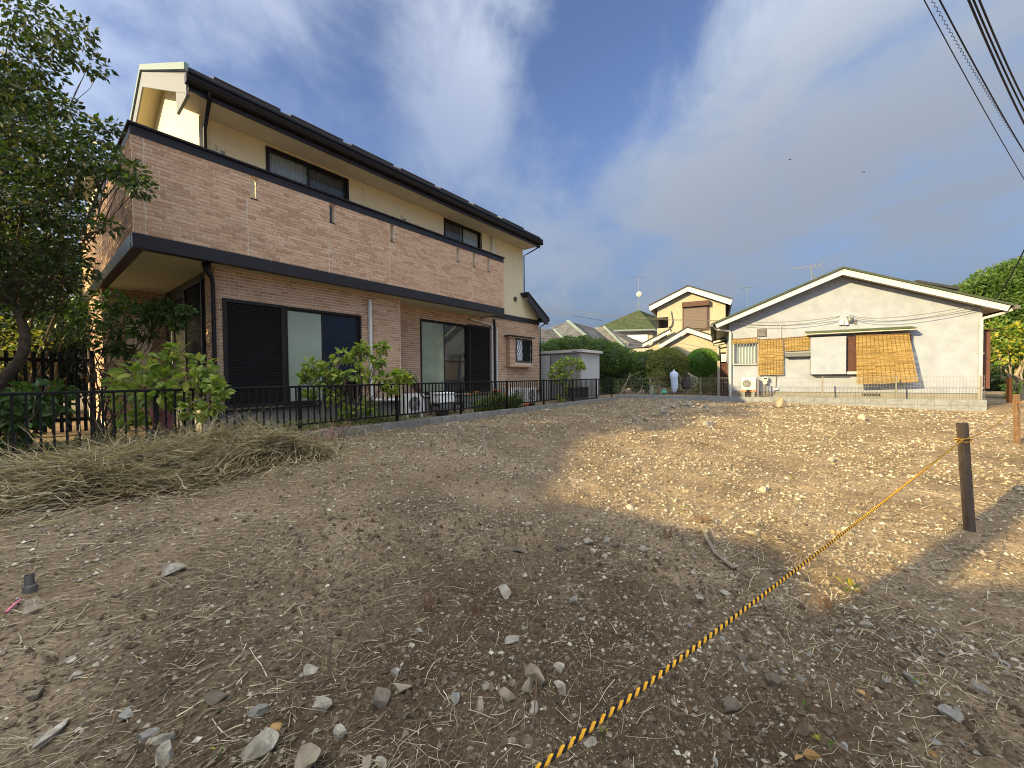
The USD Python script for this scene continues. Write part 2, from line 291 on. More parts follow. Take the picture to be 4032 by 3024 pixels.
leaf_mat('leaf_hedge', [(.08, .135, .034), (.11, .18, .044), (.15, .22, .05), (.08, .125, .045)], .35)
leaf_mat('leaf_olive', [(.14, .155, .045), (.19, .20, .052), (.12, .14, .044), (.22, .21, .06)], .35)
leaf_mat('leaf_topiary', [(.075, .18, .022), (.10, .225, .03), (.13, .26, .04)], .35)
leaf_mat('leaf_maple', [(.05, .095, .02), (.07, .12, .025), (.09, .14, .03)], .35)
leaf_mat('leaf_lemon', [(.10, .17, .025), (.15, .20, .03), (.26, .25, .03), (.07, .13, .025), (.36, .31, .04)], .4)
leaf_mat('leaf_blade', [(.07, .125, .03), (.10, .15, .035), (.14, .16, .05), (.20, .19, .08)], .4)
leaf_mat('leaf_dead', [(.14, .075, .035), (.10, .05, .028), (.19, .11, .05)], .3)
leaf_mat('straw', [(.46, .37, .215), (.22, .165, .09), (.58, .48, .30), (.13, .092, .05), (.40, .315, .18), (.17, .125, .068), (.52, .45, .31), (.30, .23, .13), (.26, .185, .10)], .2, .6)
leaf_mat('straw_litter', [(.46, .38, .245), (.32, .26, .165), (.60, .51, .35), (.19, .145, .09), (.26, .20, .125), (.13, .098, .06)], .15, .6)
mat('pebble', (.3, .3, .3), .8, .25, (.7, .68, .66), 60, island=[(.46, .41, .31), (.20, .152, .10), (.33, .27, .18), (.15, .115, .076), (.27, .215, .14), (.30, .24, .155), (.26, .235, .19), (.38, .325, .225), (.17, .13, .085), (.23, .18, .12), (.12, .092, .062), (.25, .20, .13), (.21, .165, .11), (.54, .50, .40), (.19, .148, .10), (.29, .235, .16)])
mat('clod', (.05, .04, .03), .95, .05, (.6, .6, .6), 30, .004, 80, island=[(.135, .099, .065), (.105, .077, .050), (.165, .124, .083)])
mat('stone_pale', (.38, .345, .275), .88, .1, (.19, .162, .118), 20, .008, 60, detail=9)
mat('stone_grey', (.25, .232, .20), .88, .1, (.16, .146, .122), 22, .006, 70, detail=8)
mat('stone_tan', (.34, .285, .20), .88, .12, (.17, .135, .09), 18, .008, 60, detail=9)
mat('stone_brown', (.16, .13, .095), .85, .2, (.09, .075, .055), 18, .004, 50, detail=8)
mat('stone_ochre', (.42, .25, .09), .85, .2, (.28, .16, .06), 20, .004, 50)
# ------------------------------------------------------------------ the ground: one sheet, rising from the street to the back of the plot
def smooth(x, a, b):
    t = np.clip((np.asarray(x, float)-a)/(b-a), 0, 1); return t*t*(3-2*t)
PILE = [(-.35, 6.02, .62, .55, .24), (.75, 6.10, .75, .6, .30), (1.75, 6.22, .62, .5, .32), (2.45, 6.35, .45, .36, .2), (-1.4, 5.9, .7, .5, .16)]   # dry grass heap: u, v, su, sv, height
def height0(x, y):
    x, y = np.asarray(x, float), np.asarray(y, float)
    v = x*RH[0, 1]+y*RH[1, 1]; u = x*RH[0, 0]+y*RH[1, 0]; n = x*RW[0, 1]+y*RW[1, 1]
    a = .43*smooth(v, .8, 6.4); b = (.40-.17*smooth(x, 9.5, 15))*smooth(n, 4.5, 16.5)
    h = .46*(1-(1-a/.46)*(1-b/.46))
    h = h + .10*smooth(n, 17.75, 18.1)+.02*smooth(v, 6.9, 7.1)
    h = h - .5*smooth(-v, 9, 14)*0
    return h
def height(x, y):
    x, y = np.asarray(x, float), np.asarray(y, float)
    h = height0(x, y); p = np.stack([x, y, 0*x], -1)
    near = 1-smooth(np.hypot(x, y), 18, 30)
    h = h + near*(.075*(meshkit.fbm(p*.9, 3, 3)-.5) + .05*(meshkit.fbm(p*3.2, 3, 9)-.5))
    for (gx, gy, r, z) in ((1.75, 3.35, .55, .07), (2.6, 3.9, .6, .06), (.55, 1.75, .35, .04), (-1.2, 1.75, .4, .05), (.2, 2.7, .45, .05), (-.9, 1.35, .3, .05)):
        h = h + z*np.exp(-((x-gx)**2+(y-gy)**2)/r**2)
    return h
def _axis(lo, hi, c, fine, far, n):
    t = np.linspace(-1, 1, n); k = 5.2
    s = np.sinh(k*t)/math.sinh(k); out = np.where(s < 0, c+(c-lo)*s, c+(hi-c)*s); return out
def relief(x, y):
    p = np.stack([x, y, 0*x], -1); f = np.exp(-((x-.8)/6)**2-((y-2)/5)**2)
    return f*(.055*(meshkit.fbm(p*6.5, 3, 21)-.5)+.020*(meshkit.noise(p*17, 5)-.5))+(1-f)*.02*(meshkit.fbm(p*4, 2, 8)-.5)*(np.hypot(x, y) < 25)
def surface(x, y): return height(x, y)+relief(np.asarray(x, float), np.asarray(y, float))
gx = np.unique(np.concatenate([np.arange(-7, -2.6, .07), np.arange(-2.6, 4.2, .026), np.arange(4.2, 9, .07), np.arange(9, 17, .14), -7-np.geomspace(.1, 900, 46), 17+np.geomspace(.2, 900, 46)]))
gy = np.unique(np.concatenate([np.arange(.2, 3.4, .026), np.arange(3.4, 8, .06), np.arange(8, 19, .14), .2-np.geomspace(.1, 900, 46), 19+np.geomspace(.2, 900, 46)]))
X, Y = np.meshgrid(gx, gy, indexing='ij'); Z = surface(X, Y)
nx, ny = len(gx), len(gy); idx = np.arange(nx*ny).reshape(nx, ny)
q = np.stack([idx[:-1, :-1], idx[1:, :-1], idx[1:, 1:], idx[:-1, 1:]], -1).reshape(-1, 4)
usdkit.material(stage, '/World/Looks/soil', {
    'g': ('geometry', {}), 'n1': ('noise_texture', {'scale': 1.1, 'detail': 6.0, 'roughness': .62}), 'n2': ('noise_texture', {'scale': 38.0, 'detail': 5.0, 'roughness': .7}), 'n3': ('noise_texture', {'scale': .33, 'detail': 3.0}),
    'st': ('mapping', {'mapping_type': 'point', 'scale': (1, 1, 1)}),
    'v': ('voronoi_texture', {'scale': 34.0, 'randomness': 1.0}), 'v2': ('voronoi_texture', {'scale': 70.0}),
    'r1': ('rgb_ramp', {'ramp': [(.30, (.125, .090, .055)), (.50, (.20, .146, .09)), (.70, (.29, .217, .138))]}),
    'r2': ('rgb_ramp', {'ramp': [(.30, (.5, .48, .46)), (.5, (.95, .95, .95)), (.68, (1.5, 1.48, 1.42))]}),
    'm1': ('mix_color', {'blend_type': 'multiply', 'fac': 1.0, 'use_clamp': False}),
    'sel': ('map_range', {'from_min': .18, 'from_max': .10, 'to_min': 0, 'to_max': 1, 'clamp': True}), 'bwv': ('rgb_to_bw', {}), 'pick': ('math', {'math_type': 'greater_than', 'value2': .62}), 'pk2': ('math', {'math_type': 'multiply'}),
    'pc': ('rgb_ramp', {'ramp': [(.5, (.16, .14, .12)), (.8, (.34, .32, .28)), (1, (.46, .44, .40))]}), 'm2': ('mix_color', {}),
    'gr': ('rgb_ramp', {'ramp': [(.60, (0, 0, 0)), (.72, (.55, .55, .55))]}), 'ng': ('noise_texture', {'scale': .55, 'detail': 5.0, 'roughness': .7}), 'bwg': ('rgb_to_bw', {}), 'm3': ('mix_color', {'b': (.07, .085, .035)}),
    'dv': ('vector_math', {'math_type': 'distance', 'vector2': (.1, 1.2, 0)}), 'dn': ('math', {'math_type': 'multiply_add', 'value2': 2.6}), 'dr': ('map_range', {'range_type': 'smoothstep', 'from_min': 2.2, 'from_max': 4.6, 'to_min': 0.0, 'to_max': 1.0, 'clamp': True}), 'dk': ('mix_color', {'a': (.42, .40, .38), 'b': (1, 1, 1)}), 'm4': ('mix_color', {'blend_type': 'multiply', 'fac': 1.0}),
    'p': ('principled_bsdf', {'roughness': .95, 'specular_ior_level': .1}), 'hs': ('math', {'math_type': 'multiply_add', 'value2': .6}), 'b': ('bump', {'strength': 1.0, 'distance': .012})},
    [('g.position', 'n1.vector'), ('g.position', 'n2.vector'), ('g.position', 'v.vector'), ('g.position', 'ng.vector'), ('n1.fac', 'r1.fac'), ('n2.fac', 'r2.fac'), ('r1.color', 'm1.a'), ('r2.color', 'm1.b'),
     ('v.distance', 'sel.value'), ('v.color', 'bwv.color'), ('bwv.val', 'pick.value1'), ('pick.value', 'pk2.value1'), ('sel.result', 'pk2.value2'), ('pk2.value', 'm2.fac'), ('bwv.val', 'pc.fac'), ('m1.result', 'm2.a'), ('pc.color', 'm2.b'),
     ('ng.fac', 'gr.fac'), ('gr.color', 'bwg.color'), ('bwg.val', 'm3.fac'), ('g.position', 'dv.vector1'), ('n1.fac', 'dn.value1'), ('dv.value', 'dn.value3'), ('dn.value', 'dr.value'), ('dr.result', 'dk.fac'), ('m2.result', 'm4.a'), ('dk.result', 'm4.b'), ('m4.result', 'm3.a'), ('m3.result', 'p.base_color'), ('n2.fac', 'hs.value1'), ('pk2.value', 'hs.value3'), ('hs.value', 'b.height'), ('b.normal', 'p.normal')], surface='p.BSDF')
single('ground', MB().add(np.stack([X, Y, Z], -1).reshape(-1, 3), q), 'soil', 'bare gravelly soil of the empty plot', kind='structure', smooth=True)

# ------------------------------------------------------------------ leaves, straws, stones: makers used all over
def _dirs(n, r=rng):
    d = r.normal(size=(n, 3)); return d/np.linalg.norm(d, axis=1, keepdims=True)
LEAF = np.array([(0, 0, 0), (.30, -.24, .05), (.30, .24, .05), (.68, -.20, .02), (.68, .20, .02), (1, 0, -.10), (.30, 0, -.03), (.68, 0, -.06)])
LEAF_F = np.array([(0, 1, 6), (0, 6, 2), (1, 3, 7), (1, 7, 6), (6, 7, 4), (6, 4, 2), (3, 5, 7), (7, 5, 4)])
LEAF2 = np.array([(0, 0, 0), (.45, -.27, .06), (.45, .27, .06), (1, 0, -.05)]); LEAF2_F = np.array([(0, 1, 3), (0, 3, 2)])
def leaves(p, size, droop=.35, out=None, wide=1.0, fancy=False, r=rng, up=.6):
    """leaf blades at the points p: size (scalar or array), pointing outwards (out) and drooping"""
    n = len(p); L, F_ = (LEAF, LEAF_F) if fancy else (LEAF2, LEAF2_F)
    d = _dirs(n, r) if out is None else out+.75*_dirs(n, r); d[:, 2] -= droop; d /= np.linalg.norm(d, axis=1, keepdims=True)+1e-9
    nn = .8*_dirs(n, r); nn[:, 2] += up; s = np.cross(nn, d); s /= np.linalg.norm(s, axis=1, keepdims=True)+1e-9; nn = np.cross(d, s)
    size = np.broadcast_to(size, (n,))*r.uniform(.7, 1.25, n)
    v = p[:, None]+size[:, None, None]*(L[None, :, :1]*d[:, None]+wide*L[None, :, 1:2]*s[:, None]+L[None, :, 2:]*nn[:, None])
    f = F_[None]+(np.arange(n)*len(L))[:, None, None]
    return v.reshape(-1, 3), f.reshape(-1, 3)
def straws(p, length, width, az=None, lift=.15, bend=.35, r=rng, seg=3):
    """flat bent stalks starting at the points p"""
    n = len(p); az = r.uniform(0, 2*PI, n) if az is None else az
    length = np.broadcast_to(length, (n,)); width = np.broadcast_to(width, (n,))
    el = r.normal(0, lift, n); d = np.stack([np.cos(az)*np.cos(el), np.sin(az)*np.cos(el), np.sin(el)], -1)
    pts = [p]; cur = p.copy()
    for k in range(seg):
        cur = cur+d*(length/seg)[:, None]; pts.append(cur)
        kink = r.normal(0, bend, (n, 3)); kink[:, 2] = r.normal(-.05, bend*.55, n); d = d+kink; d /= np.linalg.norm(d, axis=1, keepdims=True)
    pts = np.stack(pts, 1); t = pts[:, 1:2]-pts[:, :1]; s = np.cross(t[:, 0], r.normal(0, .35, (n, 3))+[0, 0, 1.]); s /= np.linalg.norm(s, axis=1, keepdims=True)+1e-9
    w = np.linspace(1, .45, seg+1)[None, :, None]*width[:, None, None]*.5
    v = np.stack([pts-w*s[:, None], pts+w*s[:, None]], 2).reshape(n, -1, 3)
    f = []
    for k in range(seg): a = 2*k; f += [(a, a+1, a+3), (a, a+3, a+2)]
    f = np.array(f)[None]+(np.arange(n)*2*(seg+1))[:, None, None]
    return v.reshape(-1, 3), f.reshape(-1, 3)
OCT = trimesh.Trimesh([(1, 0, 0), (-1, 0, 0), (0, 1, 0), (0, -1, 0), (0, 0, 1), (0, 0, -1)], [(0, 2, 4), (2, 1, 4), (1, 3, 4), (3, 0, 4), (2, 0, 5), (1, 2, 5), (3, 1, 5), (0, 3, 5)], process=False); ICO0 = trimesh.creation.icosphere(0); ICO1 = trimesh.creation.icosphere(1); ICO2 = trimesh.creation.icosphere(2)
def pebbles(p, size, r=rng, flat=.65, jag=.22, base=OCT):
    n = len(p); V = np.asarray(base.vertices); F_ = np.asarray(base.faces); k = len(V)
    sc = np.stack([r.uniform(.7, 1.25, n), r.uniform(.6, 1.0, n), r.uniform(.45, .85, n)*flat/.65], -1)*np.broadcast_to(size, (n,))[:, None]*.5
    v = V[None]*(1+r.uniform(-jag, jag, (n, k, 1)))*sc[:, None]
    a = r.uniform(0, 2*PI, n); ca, sa = np.cos(a), np.sin(a)
    v = np.stack([v[..., 0]*ca[:, None]-v[..., 1]*sa[:, None], v[..., 0]*sa[:, None]+v[..., 1]*ca[:, None], v[..., 2]], -1)+p[:, None]
    return v.reshape(-1, 3), (F_[None]+(np.arange(n)*k)[:, None, None]).reshape(-1, 3)
def rock(size, seed, jag=.30, cuts=11, sub=2):
    """a broken stone: a lump cut by random planes and roughened"""
    r = np.random.default_rng(seed); m = trimesh.creation.icosphere(sub+1); v = np.array(m.vertices)
    for _ in range(cuts):
        d = r.normal(size=3); d /= np.linalg.norm(d); o = r.uniform(.36, .72); h = v@d; v = np.where((h > o)[:, None], v-(h-o)[:, None]*d, v)
    v = v*(1+jag*.35*(meshkit.fbm(v*2.6+seed*3.1, 3, seed)-.5))[:, None]
    return v*np.asarray(size)*.5/.72, np.array(m.faces)
# --- gravel, clods and straw litter: every bit sits on the soil; small bits thin out with distance
def sown(n, seed, dmin, dmax, keep=None):
    r = np.random.default_rng(seed); d = np.exp(r.uniform(math.log(dmin), math.log(dmax), n)); a = r.uniform(-.97, .97, n); x, y = d*np.sin(a), d*np.cos(a)
    v = x*RH[0, 1]+y*RH[1, 1]; nn = x*RW[0, 1]+y*RW[1, 1]; k = (np.abs(x) < 1.40*y+.5) & (v < 6.8) & (nn < 17.7)
    if keep is not None: k &= keep(x, y, r)
    return x[k], y[k], d[k], r
PZ = lambda x, y, s, k, o=3: meshkit.fbm(np.stack([x*s, y*s, 0*x+k], -1), o, 17)
fresh = lambda x, y: (1-smooth(np.hypot(x-.1, y-1.2)+2.0*(PZ(x, y, 1.1, 3)-.5), 1.6, 3.2))          # dug-over dark soil in the foreground
x, y, d, r = sown(150000, 2, .55, 19, lambda x, y, r: r.uniform(0, 1, len(x)) < (.30+1.5*np.clip(PZ(x, y, 1.3, 0)-.34, 0, 1)*2)*(1-.55*fresh(x, y))*(1-.45*(1-smooth(x+.35*y, -1.8, 1.0))))
size = np.minimum(d*.0024*(1+1.0*r.pareto(2.1, len(x))), .012+.009*d**.7)+.0012; size = np.minimum(size, .06)
single('gravel', MB().add(*pebbles(np.stack([x, y, surface(x, y)+size*.16], -1), size*1.1, r, .72, .26)), 'pebble', 'pale gravel and chips strewn all over the bare plot', None, kind='stuff')
x, y, d, r = sown(60000, 3, .55, 9, lambda x, y, r: r.uniform(0, 1, len(x)) < .05+.8*fresh(x, y))
size = np.minimum(d*.0034*(1+1.1*r.pareto(2.2, len(x))), .045); single('soil_crumbs', MB().add(*pebbles(np.stack([x, y, surface(x, y)+size*.12], -1), size*1.1, r, .85, .30)), 'clod', 'dark soil crumbs and clods of the dug-over foreground', None, kind='stuff')
def straw_keep(x, y, r):
    left = 1-smooth(x+.35*y, -1.8, 1.0); mid = smooth(y, 2.6, 3.6)*(1-smooth(y, 9, 15))*smooth(x, .2, 1.4); right = smooth(x-.25*y, .45, 1.5); c = np.clip((PZ(x, y, 1.7, 6)-.33)*3.2, 0, 1)
    return r.uniform(0, 1, len(x)) < (.15+.80*left+.28*mid+.46*right)*(.35+.65*c)
x, y, d, r = sown(66000, 4, .6, 17, straw_keep); n = len(x); left = 1-smooth(x+.35*y, -1.8, 1.0)
ln = r.uniform(.015, .10, n)*(1+1.3*(r.random(n) < .22))*(.75+.11*d); w = np.maximum(.0012+.0040*r.random(n)**3, d*.0011); az = np.where(r.random(n) < .35+.5*left, r.normal(.55, .4, n), r.uniform(0, 2*PI, n))+PI*r.integers(0, 2, n)
v, f = straws(np.stack([x, y, 0*x], -1), ln, w, az, .10, .17, r, 3); v[:, 2] = surface(v[:, 0], v[:, 1])+np.abs(v[:, 2])*.55+.004+np.repeat(r.uniform(0, .010, n), 8)
single('straw_litter', MB().add(v, f), 'straw_litter', 'dry cut straw and chaff lying over the soil', None, kind='stuff')
# ------------------------------------------------------------------ the brick-clad house on the left
VB, V1, V2 = 8.30, 8.65, 9.25            # balcony face, projecting ground floor bay, main wall
H = Thing('brick_house', 'two-storey house with tan brick cladding, long balcony, cream upper wall and dark eaves', 'house', (2.26, VB, .4), HOUSE)
def holed(mb, a0, a1, z0, z1, d, holes, depth=.10, axis='u', reveal=True):
    """a wall face with openings; its face lies at d (axis 'u': along u, facing -v; axis 'v': along v, facing -u) and the reveals go back by depth"""
    P = (lambda a, z, k: (a, d+k, z)) if axis == 'u' else (lambda a, z, k: (d+k, a, z))
    aa = sorted({a0, a1, *[q for h in holes for q in h[:2] if a0 < q < a1]}); zz = sorted({z0, z1, *[q for h in holes for q in h[2:] if z0 < q < z1]})
    for i in range(len(aa)-1):
        for j in range(len(zz)-1):
            ca, cz = (aa[i]+aa[i+1])/2, (zz[j]+zz[j+1])/2
            if any(h[0] < ca < h[1] and h[2] < cz < h[3] for h in holes): continue
            mb.quad(P(aa[i], zz[j], 0), P(aa[i+1], zz[j], 0), P(aa[i+1], zz[j+1], 0), P(aa[i], zz[j+1], 0))
    if reveal:
        for h in holes:
            b0, b1, c0, c1 = h
            mb.quad(P(b0, c0, 0), P(b0, c0, depth), P(b0, c1, depth), P(b0, c1, 0)); mb.quad(P(b1, c0, 0), P(b1, c1, 0), P(b1, c1, depth), P(b1, c0, depth))
            mb.quad(P(b0, c1, 0), P(b0, c1, depth), P(b1, c1, depth), P(b1, c1, 0)); mb.quad(P(b0, c0, 0), P(b1, c0, 0), P(b1, c0, depth), P(b0, c0, depth))
    return mb
BRICKS = []
def lay(parent, a0, a1, z0, z1, d, holes=(), axis='u', seed=0, proud=.007, pitch=.061):
    """courses of brick slips, two lengths in a loose bond, clipped round the openings"""
    r = np.random.default_rng(seed); n = max(1, round((z1-z0)/pitch)); p = (z1-z0)/n
    for k in range(n):
        c0, c1 = z0+k*p+.006, z0+(k+1)*p-.006; a = a0-(.08 if k % 2 else 0)-.16*r.integers(0, 2)
        cut = [(h[0], h[1]) for h in holes if h[2] < c1-.01 and h[3] > c0+.01]
        while a < a1:
            ln = .32 if r.random() < .38 else .16; segs = [(max(a, a0), min(a+ln-.0115, a1))]
            for h in cut: segs = [q for s, e in segs for q in ((s, min(e, h[0])), (max(s, h[1]), e)) if q[1]-q[0] > .012]
            for s, e in segs:
                if e-s > .012: BRICKS.append((parent, s, e, c0, c1, d, axis, proud+r.uniform(-.0015, .0015), int(r.integers(0, 6))))
            a += ln
# openings: (u0, u1, z0, z1)
W1, W2 = (3.37, 5.22, 5.05, 6.44), (8.36, 10.08, 5.05, 6.47)
WA, WB, WS = (3.42, 5.14, .93, 2.99), (7.37, 9.36, .97, 3.23), (11.69, 12.71, 2.04, 2.93)
SLOTS = [(a, a+.13, 4.85, 5.27) for a in (2.75, 4.24, 5.74, 7.97, 8.65, 9.31)]
# lower walls
low = H.part('wall', holed(holed(MB(), 6.20, 13.55, .92, 3.62, V2, [WB]), 2.26, 6.26, .92, 3.60, V1, [WA])
             .quad((6.26, V1, .92), (6.26, V2, .92), (6.26, V2, 3.6), (6.26, V1, 3.6)).quad((2.26, V1, .92), (2.26, 12.4, .92), (2.26, 12.4, 3.6), (2.26, V1, 3.6))
             .quad((1.2, 12.4, .5), (2.26, 12.4, .5), (2.26, 12.4, 3.6), (1.2, 12.4, 3.6)).quad((1.2, 12.4, .5), (1.2, 15.6, .5), (1.2, 15.6, 3.6), (1.2, 12.4, 3.6))
             .quad((13.55, V2, .5), (13.55, 15.4, .5), (13.55, 15.4, 3.7), (13.55, V2, 3.7)).quad((1.2, 15.4, .5), (13.55, 15.4, .5), (13.55, 15.4, 3.7), (1.2, 15.4, 3.7)), 'mortar')
lay(low, 6.27, 13.55, .93, 3.61, V2, [WB, (11.34, 12.75, 1.86, 3.0)], seed=1)
lay(low, 2.26, 6.26, .93, 3.59, V1, [WA, (2.37, 3.42, .95, 2.99)], seed=2)
lay(low, V1+.01, 9.22, .93, 3.55, 2.26, (), 'v', seed=3); lay(low, 1.2, 2.25, .6, 3.55, 12.4, [(1.55, 2.0, 1.7, 2.9)], seed=4); lay(low, 12.4, 15.4, .6, 3.55, 1.2, (), 'v', seed=8, pitch=.122)
H.part('side_panel', MB().box(2.246, 2.257, 9.20, 12.38, .93, 3.55), 'dark_trim'); H.part('foundation', MB().box(6.3, 13.51, V2+.03, 15.3, .3, .90).box(2.29, 6.3, V1+.03, 15.29, .3, .90), 'foundation')  # dark sheet stands in for the shade under the balcony
H.part('sill_flashing', MB().box(6.262, 13.57, V2-.02, V2+.028, .892, .922).box(2.24, 6.28, V1-.02, V1+.028, .892, .922), 'dark_trim')
# upper walls, cream
up = MB(); holed(up, 2.26, 12.48, 3.625, 6.56, V2, [W1, W2])
RL = lambda v: 6.72+(min(v, 24.1-v)-8.5)*.487                      # roof underside of the gable, by v
for u in (2.26, 12.48):
    prof = [(V2, 4.2), (14.9, 4.2), (14.9, RL(14.9)-.12), (12.05, RL(12.05)-.12), (V2, RL(V2)-.12)]
    up.prism(prof, 'x', u, u+.05 if u < 5 else u+.002)
up.prism([(12.48, 3.82), (13.50, 3.82), (13.50, 3.93), (12.48, 4.62)], 'y', V2, V2+.05)
upper = H.part('wall', up, 'cream_siding', label='cream rendered siding of the upper storey')
for x, y0 in ((2140/5.53+500, 500), (1512/2.074+700, 750), (1783/2.074+700, 800), (2018/2.074+700, 850), (1225/2.074+1300, 900), (1352/2.074+1300, 900), (1497/2.074+1300, 980)):
    u = house_at(x, y0, V2)[0]; H.part('joint', MB().box(u-.004, u+.004, V2-.0035, V2+.001, 3.83 if u > 10.15 else 4.5, 6.5), 'soffit', upper)
H.part('band', MB().box(10.12, 13.56, V2-.03, V2+.02, 3.622, 3.815), 'dark_trim')
# balcony
bal = H.part('balcony', holed(MB(), 1.16, 10.10, 3.77, 5.27, VB, SLOTS, .15)
             .quad((1.31, VB+.15, 4.0), (10.1, VB+.15, 4.0), (10.1, VB+.15, 4.845), (1.31, VB+.15, 4.845))
             .quad((10.10, VB, 3.77), (10.10, V2, 3.77), (10.10, V2, 5.27), (10.10, VB, 5.27)).quad((1.32, VB+.15, 4.1), (1.32, 15.6, 4.1), (10.1, 15.6, 4.1), (10.1, VB+.15, 4.1)), 'mortar')
LS = []
for x, y in ((427, 740), (398, 790), (371, 830)):
    p = on_plane(x, y, RH[:, 0], 1.16); v = p@RH[:, 1]; LS.append((v-.07, v+.07, 4.85, 5.27))
H.part('side_wall', holed(MB(), VB, 15.7, 3.77, 5.27, 1.16, LS, .15, 'v'), 'mortar', bal)
lay(bal, 1.165, 10.095, 3.775, 5.268, VB, SLOTS, seed=5); lay(bal, VB+.002, 15.7, 3.775, 5.268, 1.16, LS, 'v', seed=6)
inner = MB()
for a, b in zip([1.31]+[s[1] for s in SLOTS], [s[0] for s in SLOTS]+[10.1]): inner.box(a, b, VB+.149, VB+.152, 4.846, 5.27)
H.part('lining', inner, 'cream_siding', bal)
sl = MB()
for a, b, z0, z1 in SLOTS: sl.box(a-.004, b+.004, VB-.012, VB+.14, z0-.012, z0+.004)
H.part('slot_sill', sl, 'dark_trim', bal)
ju = house_at(1730, 1187, VB)[0]
for a, b in ((1.145, ju-.003), (ju+.003, 10.12)): H.part('fascia', MB().cbox(a, b, VB-.02, VB+.13, 3.545, 3.768, .004), 'dark_trim', bal)
H.part('fascia', MB().cbox(1.14, 1.29, VB+.135, 15.72, 3.545, 3.768, .004), 'dark_trim', bal)
H.part('fascia', MB().cbox(10.0, 10.12, VB+.135, V2-.002, 3.545, 3.768, .004), 'dark_trim', bal)
H.part('top_band', MB().box(1.150, 10.11, VB-.014, VB+.16, 5.272, 5.408).box(1.150, 1.32, VB+.161, 15.7, 5.272, 5.408), 'dark_trim', bal)
H.part('cap', MB().cbox(1.12, 10.14, VB-.045, VB+.18, 5.41, 5.452, .006).cbox(1.12, 1.34, VB+.181, 15.72, 5.41, 5.452, .006), 'dark_gutter', bal)
H.part('soffit', MB().box(1.292, 9.998, VB+.132, V2+.0, 3.552, 3.60).box(1.292, 2.30, V2+.001, 15.6, 3.552, 3.60), 'balcony_soffit', bal)
for a in (1.30, 2.70, 4.22, 5.72, 7.28, 8.62): H.part('joint', MB().box(a-.005, a+.005, VB-.0085, VB+.001, 3.772, 4.84 if a > 2 else 5.268), 'soffit', bal)
for a, d in ((4.95, V1), (6.24, V1), (6.95, V2), (11.05, V2), (12.95, V2)): H.part('joint', MB().box(a-.005, a+.005, d-.0085, d+.001, .95 if a > 5.2 else 3.02, 3.58), 'soffit', low)
# brick slips: the 300 that look largest are pieces of their own, the rest one joined part per wall
def brick_box(b):
    _, s, e, c0, c1, d, ax, pr, k = b
    return MB().box(s, e, d-pr, d+.002, c0, c1) if ax == 'u' else MB().box(d-pr, d+.002, s, e, c0, c1)
def apparent(b):
    _, s, e, c0, c1, d, ax, pr, k = b
    m = RH@np.array([(s+e)/2, d, c0]) if ax == 'u' else RH@np.array([d, (s+e)/2, c0]); m = m-[0, 0, EYE]; r = np.linalg.norm(m); nrm = RH[:, 1] if ax == 'u' else RH[:, 0]
    x = m@CAM_R/(m@CAM_F)
    return (e-s)*abs(m@nrm)/r**3*(1 if abs(x) < 1.3 else 0)
order = sorted(range(len(BRICKS)), key=lambda i: -apparent(BRICKS[i])); rest = {}
for j, i in enumerate(order):
    b = BRICKS[i]
    if j < 300: H.part('brick', brick_box(b), f'brick_look_{b[8]}', b[0])
    else: v, f = brick_box(b).arr(); rest.setdefault(b[0], MB()).add(v, f)
for p, mb in rest.items(): H.part('brickwork', mb, 'brickwork_look', p, kind='stuff')

# windows: frame > sash, pane, curtain, all set in the reveal
def cloth(u0, u1, z0, z1, v, amp=.02, waves=9, ax='u', seed=0):
    r = np.random.default_rng(seed); n = int(waves*8); a = np.linspace(u0, u1, n); y = v+amp*np.sin(np.linspace(0, waves*2*PI, n)+.7*np.sin(np.linspace(0, 9, n)))+r.normal(0, amp*.12, n)
    row = lambda z: np.stack([a, y, np.full(n, z)], -1) if ax == 'u' else np.stack([y, a, np.full(n, z)], -1)
    i = np.arange(n-1); return MB().add(np.vstack([row(z0), row(z1)]), np.stack([i, i+1, i+1+n, i+n], -1))
def window(u0, u1, z0, z1, v, mids, panes, name='window', label=None, fw=.045, stick=.02, sill=True):
    f = MB()
    for a, b in ((u0, u0+fw), (u1-fw, u1)): f.box(a, b, v-stick, v+.07, z0, z1)
    f.box(u0+fw, u1-fw, v-stick, v+.07, z1-fw, z1); f.box(u0+fw, u1-fw, v-stick, v+.07, z0, z0+fw)
    w = H.part(name, f, 'frame_dark', label=label)
    H.part('backing', MB().box(u0, u1, v+.30, v+.31, z0, z1).box(u0-.02, u0-.01, v+.07, v+.3, z0, z1).box(u1+.01, u1+.02, v+.07, v+.3, z0, z1), 'room_dark', w)
    edges = [u0+fw]+mids+[u1-fw]
    for k in range(len(edges)-1):
        a, b = edges[k]-.012*(k > 0), edges[k+1]+.012*(k < len(edges)-2); y = v+.012+.028*(k % 2); s = MB(); q = .035
        s.box(a, a+q, y, y+.022, z0+fw, z1-fw).box(b-q, b, y, y+.022, z0+fw, z1-fw).box(a+q, b-q, y, y+.022, z0+fw, z0+fw+q*1.4).box(a+q, b-q, y, y+.022, z1-fw-q, z1-fw)
        H.part('sash', s, 'frame_dark', w); H.part('pane', MB().quad((a+q, y+.01, z0+fw+q), (b-q, y+.01, z0+fw+q), (b-q, y+.01, z1-fw-q), (a+q, y+.01, z1-fw-q)), panes[k][0], w)
        if panes[k][1]: H.part('curtain', cloth(a+.01, b-.01, z0+.06, z1-.05, v+.13, *panes[k][2:]), panes[k][1], w, smooth=True)
    return w
window(*W1, V2, [4.27], [('glass', 'curtain_upper', .015, 12), ('glass', 'curtain_grey', .02, 10)])
window(*W2, V2, [9.2], [('glass', 'curtain_grey', .02, 9), ('glass', 'curtain_upper', .015, 10)])
